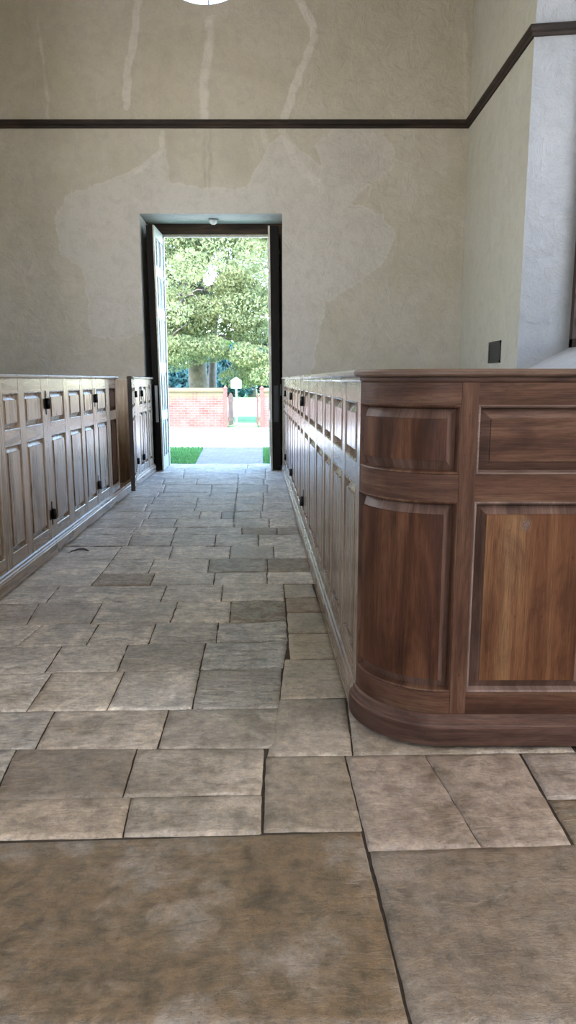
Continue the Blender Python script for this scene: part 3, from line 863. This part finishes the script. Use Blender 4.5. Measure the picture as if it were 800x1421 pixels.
AW = (M['aisle'], M['aisle_field'], M['aisle_field'])
LOW, UP = (.218, ZM0), (ZM1, ZT0)
def run_panels(path, panels, mats, parent, z=(LOW, UP)):
    for a, b in panels:
        for (z0, z1) in z: ppanel(path, a, b, z0, z1, mats, parent=parent)

# --- near right pew with the rounded corner
root = empty('box_pew', (1.2, 4.5, 0))
root.location = (0, 0, 0)
def at_base(o, x, y):
    # put the empty at its pew, keep the mesh coordinates in world space
    o.location = (x, y, 0)
def thing(name, x, y, label, cat, group=None):
    o = empty(name, (x, y, 0)); tag(o, label, cat, group); o['_x'] = 1; del o['_x']
    return o
def settle(o):
    for ch in list(o.children):
        ch.location = -Vector(o.location)
bpy.data.objects.remove(root)

p1 = thing('box_pew', 1.3, 4.4, 'brown panelled box pew with the rounded corner, nearest on the right', 'pew', 'panelled box pews')
panY = [(6.29, 5.87), (5.73, 5.19), (5.05, 4.59), (4.45, 4.09), (3.95, 3.54), (3.41, 3.025)]
ap = [(sR(a), sR(b)) for a, b in panY]
sJ = sR(6.43)
mb = MB(); carcass(mb, PR, sJ, sTan - .012, ap); mb.build('aisle_frame', M['aisle'], p1)
run_panels(PR, ap, AW, p1)
arcp = (sTan + .004, sArc + .012); post1 = sArc + .075
fr = [(sF(.672), sF(1.125)), (sF(1.25), sF(1.70)), (sF(1.82), sF(2.27)), (sF(2.37), sF(2.52))]
mb = MB()
edges = [(sTan - .012, arcp[0])]
carcass(mb, PR, sTan - .012, sF(2.55), [arcp] + fr)
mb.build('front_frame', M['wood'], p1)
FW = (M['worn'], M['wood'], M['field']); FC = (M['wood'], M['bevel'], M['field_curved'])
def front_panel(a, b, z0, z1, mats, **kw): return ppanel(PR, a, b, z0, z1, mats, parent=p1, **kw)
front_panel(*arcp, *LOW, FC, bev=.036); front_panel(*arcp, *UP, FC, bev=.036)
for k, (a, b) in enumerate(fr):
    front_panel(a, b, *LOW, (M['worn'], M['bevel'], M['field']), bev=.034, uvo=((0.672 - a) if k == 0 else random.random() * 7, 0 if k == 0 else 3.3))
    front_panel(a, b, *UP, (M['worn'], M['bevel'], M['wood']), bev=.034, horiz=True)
mb = MB(); psweep(mb, PR, sJ, sTan, plinth_prof()); mb.build('aisle_plinth', M['aisle'], p1)
mb = MB(); psweep(mb, PR, sTan, sF(2.55), plinth_prof()); mb.build('plinth', M['plinth'], p1)
mb = MB(); psweep(mb, PR, sJ, sTan, cap_prof()); mb.build('aisle_cap', M['aisle_cap'], p1)
mb = MB(); psweep(mb, PR, sTan, sF(2.55), cap_prof()); mb.build('cap_rail', M['cap'], p1)
mb = MB(); psweep(mb, PR, sTan + .0, sF(2.55), [(-.001, 1.372), (.003, 1.374), (.006, 1.380), (.006, 1.3925), (-.001, 1.3925)]); mb.build('bed_moulding', M['plinth'], p1)
mb = MB(); psweep(mb, PR, sJ, sTan, [(-.001, 1.372), (.003, 1.374), (.006, 1.380), (.006, 1.3925), (-.001, 1.3925)]); mb.build('bed_moulding', M['aisle'], p1)
mb = MB(); mb.box(rx(6.43) + .05, XE - .02, 6.41, 6.45, .0, 1.385); mb.build('partition', M['wood'], p1)
mb = MB(); mb.box(XE - .5, XE - .02, 2.7, 6.4, .40, .44, vert=False); mb.box(XE - .5, XE - .47, 2.7, 6.4, 0, .40); mb.build('bench', M['wood'], p1)
settle(p1)

def pew_run(path, name_label, sA, sB, fixed, door, mats, loc, hinge_s, side, part_y, cat='pew'):
    """fixed: list of panels; door: None or (s0, s1, panels)"""
    o = thing('box_pew', loc[0], loc[1], name_label, cat, 'panelled box pews')
    fm = MB()
    if door:
        d0, d1, dp = door
        if d0 > sA + .01: carcass(fm, path, sA, d0 - .003, [p for p in fixed if p[1] < d0])
        if d1 < sB - .01: carcass(fm, path, d1 + .003, sB, [p for p in fixed if p[0] > d1])
    else: carcass(fm, path, sA, sB, fixed)
    if fm.v: fm.build('frame', mats[0], o)
    run_panels(path, fixed, mats, o)
    mb = MB(); psweep(mb, path, sA, sB, plinth_prof()); mb.build('plinth', mats[0], o)
    caps = [(sA, sB)] if not door else [(a, b) for a, b in ((sA, door[0] - .003), (door[1] + .003, sB)) if b - a > .02]
    mb = MB()
    for a, b in caps: psweep(mb, path, a, b, cap_prof())
    if mb.v: mb.build('cap_rail', M['aisle_cap'], o)
    if door:
        mb = MB(); carcass(mb, path, door[0], door[1], door[2]); psweep(mb, path, door[0], door[1], cap_prof(), 1)
        dr = mb.build('pew_door', [mats[0], M['aisle_cap']], o)
        for a, b in door[2]:
            for z0, z1 in (LOW, UP): ppanel(path, a, b, z0, z1, mats, parent=dr)
        for z in (1.20, .325): hinge(path, hinge_s, z, dr)
    xo = XE if side > 0 else XW
    y = part_y; xi = rx(y) if side > 0 else LX(y)
    a, b = sorted((xi + side * .05, xo - side * .02))
    mb = MB(); mb.box(a, b, y - .02, y + .02, 0, 1.385); mb.build('partition', M['aisle'], o)
    settle(o)
    return o
def pansR(*ys): return [(sR(a), sR(b)) for a, b in ys]
# right side, beyond the first joint (door first, then fixed work)
pew_run(PR, 'box pew on the right whose door hinges beside the rounded pew', sR(8.50), sJ, pansR((8.42, 8.03), (7.90, 7.52)), (sR(7.42), sJ, pansR((7.36, 6.99), (6.86, 6.53))), AW, (1.3, 7.5), sJ + .0, 1, 8.50)
pew_run(PR, 'box pew on the right in front of the east wall vent', sR(10.22), sR(8.50), pansR((10.14, 9.83), (9.73, 9.50)), (sR(9.42), sR(8.50), pansR((9.35, 9.01), (8.90, 8.58))), AW, (1.3, 9.4), sR(8.50), 1, 10.22)
pew_run(PR, 'short box pew on the right touching the doorway wall', 0, sR(10.22), [], (0, sR(10.22), pansR((11.09, 10.75), (10.65, 10.30))), AW, (1.3, 10.7), sR(10.22), 1, 11.14)
AWL = (M['aisle_left'], M['aisle_left_field'], M['aisle_left_field'])
# left side
def pansL(*ys): return [(sL(a), sL(b)) for a, b in ys]
J1, J2, J3, J4 = 5.79, 7.44, 9.72, 10.18
pew_run(PL, 'nearest box pew on the left, cut by the photo edge', 0, sL(J1), pansL((2.75, 3.15), (3.27, 3.67), (3.80, 4.18)), (sL(4.31), sL(J1), pansL((4.39, 4.70), (4.84, 5.16), (5.28, 5.69))), AWL, (-3.3, 4), sL(J1), -1, J1)
# second: hinge on its near edge
pew_run(PL, 'second box pew on the left, between two black hinge pairs', sL(J1), sL(J2), pansL((6.99, 7.37)), (sL(J1), sL(6.93), pansL((5.90, 6.31), (6.47, 6.87))), AWL, (-3.3, 6.6), sL(J1) , -1, J2)
# third: open door
o3 = thing('box_pew', -3.3, 8.6, 'left box pew with its door standing ajar into the aisle', 'pew', 'panelled box pews')
mb = MB(); carcass(mb, PL, sL(J2), sL(8.55), pansL((7.53, 7.97), (8.15, 8.46))); mb.build('frame', M['aisle_left'], o3); mb = MB(); carcass(mb, PL, sL(9.72), sL(9.98), []); mb.build('hinge_post', M['aisle_left'], o3)
run_panels(PL, pansL((7.53, 7.97)), AWL, o3)
run_panels(PL, pansL((8.15, 8.46)), (M['wood'], M['wood'], M['wood']), o3)  # this panel takes the darker wood, its shade put into the colour
hinge(PL, sL(J2), 1.20, o3); hinge(PL, sL(J2), .325, o3)
mb = MB(); psweep(mb, PL, sL(J2), sL(9.98), plinth_prof()); mb.build('plinth', M['aisle_left'], o3)
mb = MB(); psweep(mb, PL, sL(J2), sL(8.55), cap_prof()); mb.build('cap_rail', M['aisle_cap'], o3); mb = MB(); psweep(mb, PL, sL(9.72), sL(9.98), cap_prof()); mb.build('cap_rail', M['aisle_cap'], o3)
mb = MB(); mb.box(XW + .02, LX(10) - .05, 9.96, 10.0, 0, 1.385); mb.build('partition', M['aisle_left'], o3)
# inner wainscot seen through the open doorway
mb = MB()
mb.box(-3.02, -2.99, 7.5, 9.95, 0.0, 1.385); mb.box(-2.99, -2.55, 7.5, 9.95, .42, .46, vert=False); mb.box(-2.6, -2.57, 7.5, 9.95, 0, .42)
mb.build('bench', M['aisle_left_field'], o3)
# the door: hinged at y 9.70, near edge swung out
hy = 9.70; hx = LX(hy) + .006; ne = (hx + .195, hy - 1.12)
PD = Path([ne, (hx, hy)])
mb = MB(); LD = PD.L
dp = [(.09, .47), (.59, .98)]
carcass(mb, PD, 0, LD, dp); psweep(mb, PD, 0, LD, cap_prof(), 1)
psd = [(-.0425, .155), (-.001, .155), (-.001, ZT1 - .01), (-.0425, ZT1 - .01)]
dr = mb.build('pew_door', [M['aisle_left'], M['aisle_cap']], o3)
for a, b in dp:
    for z0, z1 in (LOW, UP): ppanel(PD, a, b, z0, z1, AWL, parent=dr)
mb = MB(); pbox(mb, PD, -.006, .0, -.046, .003, .09, 1.425, True); e = mb.build('edge_strip', M['edge_dark'], dr); e['label'] = 'dark strip on the door edge'  # dark strip along the near edge of the door
for z in (1.20, .325):
    hinge(PD, LD - .004, z, dr)
settle(o3)
pew_run(PL, 'short box pew on the left touching the doorway wall', sL(9.98), sL(11.17), pansL((10.78, 11.05)), (sL(9.98), sL(10.70), pansL((10.05, 10.30), (10.38, 10.64))), AWL, (-3.3, 10.6), sL(10.22), -1, 11.14)

# ------------------------------------------------------------------ church doors
def box_bevel_panels(mb, x, sgn, y0, y1, rows, m):
    """raised panels on the plane x facing sgn"""
    w_ = (y1 - y0)
    for (z0, z1) in rows:
        for a, b in ((y0 + .09, y0 + w_ / 2 - .04), (y0 + w_ / 2 + .04, y1 - .09)):
            R_ = [(0, 0), (.008, .012), (.014, -.006), (.05, .006), (.052, .01)]
            prev = None
            for ins, d in R_:
                ids = [mb.add((x + sgn * d, yy, zz_)) for yy, zz_ in ((a + ins, z0 + ins), (b - ins, z0 + ins), (b - ins, z1 - ins), (a + ins, z1 - ins))]
                if prev:
                    for j in range(4):
                        k = (j + 1) % 4; mb.face([prev[j], prev[k], ids[k], ids[j]] if sgn > 0 else [prev[k], prev[j], ids[j], ids[k]], None, m)
                prev = ids
            mb.face(prev if sgn > 0 else prev[::-1], None, m)
rows = [(.22, .78), (.92, 1.5), (1.64, 2.3), (2.44, 2.9), (3.04, 3.44)]
def church_door(name, x_face, sgn, y0, y1, t_out, t_in, dz, lean):
    root = tag(empty(name, (x_face, y1, 0)), kind='structure')
    x1 = -sgn * t_out; x2 = -sgn * (t_out + t_in)
    def leanit(o):
        for v in o.data.vertices:
            y = v.co.y; v.co.x += lean * (-y) / (y1 - y0) * (1 - v.co.z / 3.6)
        return o
    H = 3.60
    mb = MB(); mb.box(min(0, x1), max(0, x1), y0 - y1, 0, dz, H, 0); box_bevel_panels(mb, 0 + sgn * .001, sgn, y0 - y1, 0, rows, 0)
    leanit(mb.build('outer_boards', M['doorpaint'], root))
    mb = MB(); mb.box(min(x1 * .98, x1 * .02), max(x1 * .98, x1 * .02), y0 - y1 - .004, y0 - y1, dz, H); leanit(mb.build('door_edge', M['dooredge'], root))
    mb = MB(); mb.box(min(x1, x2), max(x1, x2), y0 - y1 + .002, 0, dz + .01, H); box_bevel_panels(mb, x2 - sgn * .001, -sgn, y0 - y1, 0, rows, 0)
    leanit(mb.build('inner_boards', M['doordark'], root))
    mb = MB(); mb.box(min(x1, x2) + .03, max(x1, x2) - .025, y0 - y1 - .008, y0 - y1 + .001, .75, 1.30); leanit(mb.build('added_edge_plate', M['gray_metal'] if sgn > 0 else M['iron'], root))  # added plate; the left one's grey stands in for a daylit gap
    mb = MB()
    for z in (.35, 1.9, 3.25):
        mb.box(min(x2, x2 - sgn * .012), max(x2, x2 - sgn * .012), -.6, 0, z - .03, z + .03); mb.tube([(x2, 0.02, z - .07), (x2, 0.02, z + .07)], [.02, .02], 10)
    leanit(mb.build('strap_hinge', M['iron'], root))
    mb = MB(); kx = min(x2, x2 - sgn * .03); mb.box(kx, kx + .03, y0 - y1 + .04, y0 - y1 + .24, 1.15, 1.32); leanit(mb.build('lock_box', M['iron'], root))
church_door('door_1', -1.95, 1, 11.24, 11.98, .022, .095, .012, .04)
church_door('door_2', -.295, -1, 11.30, 11.98, .028, .125, .012, .03)
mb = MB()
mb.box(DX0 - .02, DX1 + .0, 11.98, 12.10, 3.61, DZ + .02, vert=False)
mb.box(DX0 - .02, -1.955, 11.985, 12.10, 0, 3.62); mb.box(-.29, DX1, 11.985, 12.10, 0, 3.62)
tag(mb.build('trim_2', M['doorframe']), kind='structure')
mb = MB(); mb.box(-1.96, -.29, 12.02, 12.105, 3.575, 3.612, vert=False); mb.box(-1.965, -1.945, 12.03, 12.11, 0, 3.6); mb.box(-.30, -.28, 12.03, 12.11, 0, 3.6)
tag(mb.build('trim_4', M['dooredge']), kind='structure')

# small things indoors
cl = thing('ceiling_lamp', -1.12, 11.62, 'small round white lamp under the doorway soffit', 'lamp')
mb = MB(); mb.lathe([(0, 0), (.075, 0), (.08, -.012), (.07, -.018)], (0, 0, DZ + .005)); mb.build('lamp_base', M['gray_metal'], cl)
mb = MB(); mb.lathe([(.062, -.014), (.062, -.03), (.05, -.055), (.028, -.07), (0, -.075)], (0, 0, DZ + .005)); mb.build('lamp_cover', M['white'], cl)

vt = empty('wall_vent', (XE - .001, 9.29, 1.72)); tag(vt, 'small dark metal grille low on the right plaster wall', 'vent')
mb = MB()
for y0, y1, z0, z1 in ((-.26, -.22, -.13, .13), (.22, .26, -.13, .13), (-.26, .26, .10, .13), (-.26, .26, -.13, -.10)): mb.box(-.014, 0, y0, y1, z0, z1)
mb.build('frame', M['vent'], vt)
mb = MB()
for k in range(9):
    z = -.095 + k * .023; mb.box(-.011, -.003, -.22, .22, z, z + .012, M=Matrix.Identity(4))
mb.box(-.002, -.0005, -.22, .22, -.1, .1); mb.build('louvres', M['vent'], vt)

def leaf_bit():
    x, y = on_floor(110, 768); mb = MB(); n = 10
    for k in range(n + 1):
        t = k / n; wd = .035 * math.sin(math.pi * t) + .002; cx = x - .07 + .14 * t; zc = .012 + .012 * math.sin(3 * t)
        yy = y + .03 * math.sin(2 * t)
        mb.add((cx, yy - wd, zc + .012)); mb.add((cx, yy, zc)); mb.add((cx, yy + wd, zc + .010))
    for k in range(n):
        a = 3 * k; mb.face([a, a + 3, a + 4, a + 1]); mb.face([a + 1, a + 4, a + 5, a + 2])
    mb.tube([(x - .07, y, .012), (x - .105, y - .01, .008)], [.003, .002], 6)
    o = mb.build('dry_leaf', M['leafdry']); tag(o, 'dark curled leaf lying on the flagstones by the left pews', 'leaf')
leaf_bit()

# ------------------------------------------------------------------ outdoors
GZ = -.12
def flat(name, x0, x1, y0, y1, z, mat, n=1):
    mb = MB(); mb.quad((x0, y0, z), (x1, y0, z), (x1, y1, z), (x0, y1, z)); return tag(mb.build(name, mat), kind='structure')
flat('ground', -60, 60, DO - 14, 28.2, GZ, M['gravel'])
flat('churchyard_lawn', -60, 60, 23.75, 31.0, GZ + .012, M['lawn'])
flat('road', -90, 90, 31.0, 62, GZ + .02, M['road'])
flat('meadow', -120, 120, 62, 260, GZ + .03, M['lawn'])
# grass verge on both sides of the brick path, as low turf
PXL = lambda Y: -1.655 - .066 * (Y - 13.1) ; PXR = lambda Y: -.45 - .035 * (Y - 13.1)
mb = MB()
mb.quad((-9, DO + .02, GZ + .02), (PXL(12.2), DO + .02, GZ + .02), (PXL(16.35), 16.35, GZ + .02), (-9, 16.6, GZ + .02))
mb.quad((PXR(12.2), DO + .02, GZ + .02), (8, DO + .02, GZ + .02), (8, 16.4, GZ + .02), (PXR(16.35), 16.35, GZ + .02))
tag(mb.build('lawn', M['lawn']), kind='structure')
def grass(name, label, regions, n, h):
    mb = MB(); rg = random.Random(3)
    for _ in range(n):
        x0, x1, y0, y1, f = rg.choice(regions)
        x, y = rg.uniform(x0, x1), rg.uniform(y0, y1)
        if not f(x, y): continue
        a = rg.uniform(0, 6.28); hh = h * rg.uniform(.6, 1.2); dx, dy = .008 * math.cos(a), .008 * math.sin(a)
        lx, ly = rg.uniform(-.02, .02), rg.uniform(-.02, .02); z = GZ + .018
        mb.face([mb.add((x - dx, y - dy, z)), mb.add((x + dx, y + dy, z)), mb.add((x + lx, y + ly, z + hh))])
    tag(mb.build(name, M['grass']), label, 'grass', kind='stuff')
grass('grass', 'short green grass beside the brick path outside the door', [(-3.6, -1.6, 12.9, 16.4, lambda x, y: x < PXL(y) - .01), (-.6, .3, 12.9, 16.3, lambda x, y: x > PXR(y) + .01)], 22000, .05)
mb = MB(); mb.quad((PXL(12.1), DO + .02, GZ + .03), (PXR(12.1), DO + .02, GZ + .03), (PXR(16.4), 16.4, GZ + .03), (PXL(16.4), 16.4, GZ + .03))
tag(mb.build('brick_path', M['paver']), kind='structure')

# churchyard wall and gate
YW = 23.6
def wx(u): return on_wall(u, 560, YW)[0]
def brick_wall(label, x0, x1):
    o = thing('brick_wall', (x0 + x1) / 2, YW + .15, label, 'wall')
    mb = MB(); mb.box(x0, x1, YW, YW + .33, GZ, 1.02); mb.build('brickwork', M['brick'], o)
    mb = MB(); n = 12
    prof = [(-.03, 1.02), (-.03, 1.06), (.06, 1.12), (.165, 1.14), (.27, 1.12), (.36, 1.06), (.36, 1.02)]
    a = [mb.add((x0, YW + d, z)) for d, z in prof]; b = [mb.add((x1, YW + d, z)) for d, z in prof]
    for k in range(len(prof)):
        j = (k + 1) % len(prof); mb.face([a[k], b[k], b[j], a[j]])
    mb.face(a[::-1]); mb.face(b)
    mb.build('coping', M['brick'], o); settle(o)
gx0, gx1, gx2, gx3 = wx(310.5), wx(315.5), wx(360), wx(366.5)
brick_wall('old red brick churchyard wall left of the gate, under the big tree', -16, gx0)
brick_wall('short stretch of brick churchyard wall right of the gate', gx3, 10)
def gate_post(label, xa, xb):
    o = MB(); o.box(xa, xb, YW - .02, YW + .12, GZ, 1.12); o.lathe([(.09, 1.12), (.05, 1.16), (.02, 1.2), (0, 1.21)], ((xa + xb) / 2, YW + .05, 0), 12)
    tag(o.build('gate_post', M['redwood']), label, 'post', 'posts of the churchyard gate')
gate_post('red gate post joined to the brick wall left of the gateway', gx0, gx1)
gate_post('red gate post on the right side of the gateway', gx2 + .02, gx3)
def gate_leaf(label, hx, dx, mat, L_=.75):
    o = thing('wooden_gate', hx, YW + .1, label, 'gate', 'leaves of the churchyard gate')
    d = Vector((dx, 1, 0)).normalized(); a = math.atan2(d.y, d.x); Mx = Matrix.Rotation(a, 4, 'Z')
    for k in range(7):
        mb = MB(); x = k * L_ / 7; mb.box(x, x + L_ / 7 - .02, -.012, .012, .06, 1.0 + .1 * math.sin(math.pi * k / 6), M=Mx); mb.build('picket', mat, o)
    for z in (.2, .8):
        mb = MB(); mb.box(0, L_, -.035, -.012, z, z + .1, M=Mx, vert=False); mb.build('rail', mat, o)
    o.location.z = GZ
gate_leaf('open wooden gate leaf folded back at the left post', wx(317), .12, M['redgate'])
gate_leaf('open wooden gate leaf folded back at the right post', wx(358.3), -.10, M['redwood'])

# sign board behind the gate
ys_ = 26.5; sx, sz = on_wall(328, 532, ys_)
so = empty('notice_board', (sx, ys_, GZ)); tag(so, 'white gabled notice board on a post behind the churchyard gate', 'sign')
zc = sz - GZ
mb = MB(); ids0 = [(-.19, -.17), (.19, -.17), (.19, .12), (.0, .24), (-.19, .12)]
f = [mb.add((x, -.03, zc + z)) for x, z in ids0]; b = [mb.add((x, .03, zc + z)) for x, z in ids0]
mb.face(f); mb.face(b[::-1])
for k in range(5): mb.face([f[k], b[k], b[(k + 1) % 5], f[(k + 1) % 5]])
mb.build('board', M['sign'], so)
mb = MB(); mb.box(-.03, .03, -.02, .04, 0, zc - .16); mb.build('post', M['sign'], so)

# trees
def leaves(mb, rg, blobs, n, size, m=0):
    for _ in range(n):
        bx, by, bz, r, rz = rg.choice(blobs)
        while True:
            v = Vector((rg.uniform(-1, 1), rg.uniform(-1, 1), rg.uniform(-1, 1)))
            if .15 < v.length < 1: break
        v = v.normalized() * (v.length ** .5)
        c_ = Vector((bx + v.x * r, by + v.y * r, bz + v.z * rz))
        a = Vector((rg.gauss(0, 1), rg.gauss(0, 1), rg.gauss(0, .6))).normalized(); b_ = a.orthogonal().normalized()
        b_ = (Matrix.Rotation(rg.uniform(0, 6.28), 3, a) @ b_); s = size * rg.uniform(.6, 1.3); c2 = a.cross(b_)
        i = [mb.add(c_ - b_ * s), mb.add(c_ + c2 * s * .45), mb.add(c_ + b_ * s), mb.add(c_ - c2 * s * .45)]
        mb.face(i, None, m)
def tree(label, x, y, h_, trunk_r, blobs, n, size, mat, seed, branches=8, group=None, twin=False):
    o = thing('tree', x, y, label, 'tree', group); rg = random.Random(seed)
    mb = MB(); mb.tube([(0, 0, GZ - .1), (.02, 0, .8), (-.05, 0, 2.2), (.05, .1, h_ * .55), (0, 0, h_ * .8)], [trunk_r * 1.35, trunk_r, trunk_r * .9, trunk_r * .55, trunk_r * .2], 14); mb.build('trunk', M['bark'], o)
    if twin:
        mb = MB(); mb.tube([(.46, .75, GZ), (.46, .7, 1.5), (.6, .6, 3.5), (.9, .5, 5.5)], [.2, .16, .13, .08], 10); mb.build('trunk', M['twig'], o)
    for k in range(branches):
        bl = rg.choice(blobs); mb = MB()
        z0 = rg.uniform(2.0, h_ * .55); tx_, ty_, tz_ = bl[0] - x + rg.uniform(-.6, .6), bl[1] - y + rg.uniform(-.8, .8), bl[2] + rg.uniform(-.5, .5)
        p = [(0, 0, z0)]; 
        for t in (.3, .55, .8, 1.0): p.append((tx_ * t + rg.uniform(-.2, .2), ty_ * t + rg.uniform(-.2, .2), z0 + (tz_ - z0) * t + .5 * math.sin(3.1 * t)))
        mb.tube(p, [trunk_r * .35, trunk_r * .25, trunk_r * .17, trunk_r * .1, .02], 7)
        for q in range(5):
            s0 = p[rg.choice((2, 3, 4))]; e_ = (s0[0] + rg.uniform(-1, 1), s0[1] + rg.uniform(-1.2, .4), s0[2] + rg.uniform(-.7, .9))
            mb.tube([s0, ((s0[0] + e_[0]) / 2, (s0[1] + e_[1]) / 2, (s0[2] + e_[2]) / 2 + .15), e_], [.045, .03, .012], 5)
        mb.build('branch', M['twig'], o)
    mb = MB(); leaves(mb, rg, [(a - x, b - y, c_, r, rz) for a, b, c_, r, rz in blobs], n, size)
    mb.build('foliage', mat, o)
    return o
TY = 29.0
tx0 = on_wall(276, 540, TY)[0]
rg = random.Random(11); blobs = []
for k in range(170):
    a = rg.uniform(0, 6.28); rr = 6.2 * math.sqrt(rg.random()); z = rg.uniform(2.9, 10.2)
    rr *= (1.0 if z < 6 else 1 - (z - 6) / 7)
    blobs.append((tx0 + rr * math.cos(a) * 1.05, TY + rr * math.sin(a) * .8, z, rg.uniform(.6, 1.2), rg.uniform(.35, .75)))
for k in range(50):   # low skirts of hanging boughs
    x = rg.uniform(tx0 - 5, tx0 + 5.5); z = 2.15 + rg.uniform(-.2, .5) + .10 * abs(x - tx0)*0
    if x > tx0 + .9: z -= rg.uniform(.0, .75)
    blobs.append((x, TY - rg.uniform(1.2, 4.0), z, rg.uniform(.45, .85), rg.uniform(.25, .5)))
for k in range(28):   # the near side, over the forks
    blobs.append((tx0 + rg.uniform(-.2, 1.9), TY - rg.uniform(.6, 3.0), rg.uniform(3.0, 9.0), rg.uniform(.5, .85), rg.uniform(.4, .7)))
for k in range(85):   # the near side of the crown
    blobs.append((tx0 + rg.uniform(-2.6, 3.4), TY - rg.uniform(1.6, 3.4), rg.uniform(2.6, 8.6), rg.uniform(.45, .8), rg.uniform(.3, .55)))
tree('great yellow-green tree with a thick trunk just behind the brick wall', tx0, TY, 9.5, .40, blobs, 210000, .058, M['leaf'], 5, 16, None, True)
def bush_blobs(x, y, r, h, k, seed):
    g = random.Random(seed); return [(x + g.uniform(-r, r), y + g.uniform(-r, r) * .5, g.uniform(h * .15, h), g.uniform(.25, .4) * r, g.uniform(.22, .35) * h) for _ in range(k)]
for k, (u, y, r, h, mat, lab) in enumerate(((236, 60, 3.1, 4.3, 'leaf_dark', 'distant blue-green tree left of the great trunk'),
        (350, 66, 3.2, 4.0, 'leaf_dark', 'distant blue-green tree above the gateway'),
        (300, 92, 6, 7, 'leaf_mid', 'distant light green tree straight behind the great trunk'),
        (395, 84, 5, 8, 'leaf_mid', 'distant light green tree at the right door edge'),
        (140, 112, 7, 9, 'leaf_mid', 'distant light green tree at the left door edge'))):
    x = on_wall(u, 530, y)[0]
    tree(lab, x, y, h, .3, bush_blobs(x, y, r, h, 26, k + 40), 7000, .28, M[mat], k + 60, 4, 'distant trees')
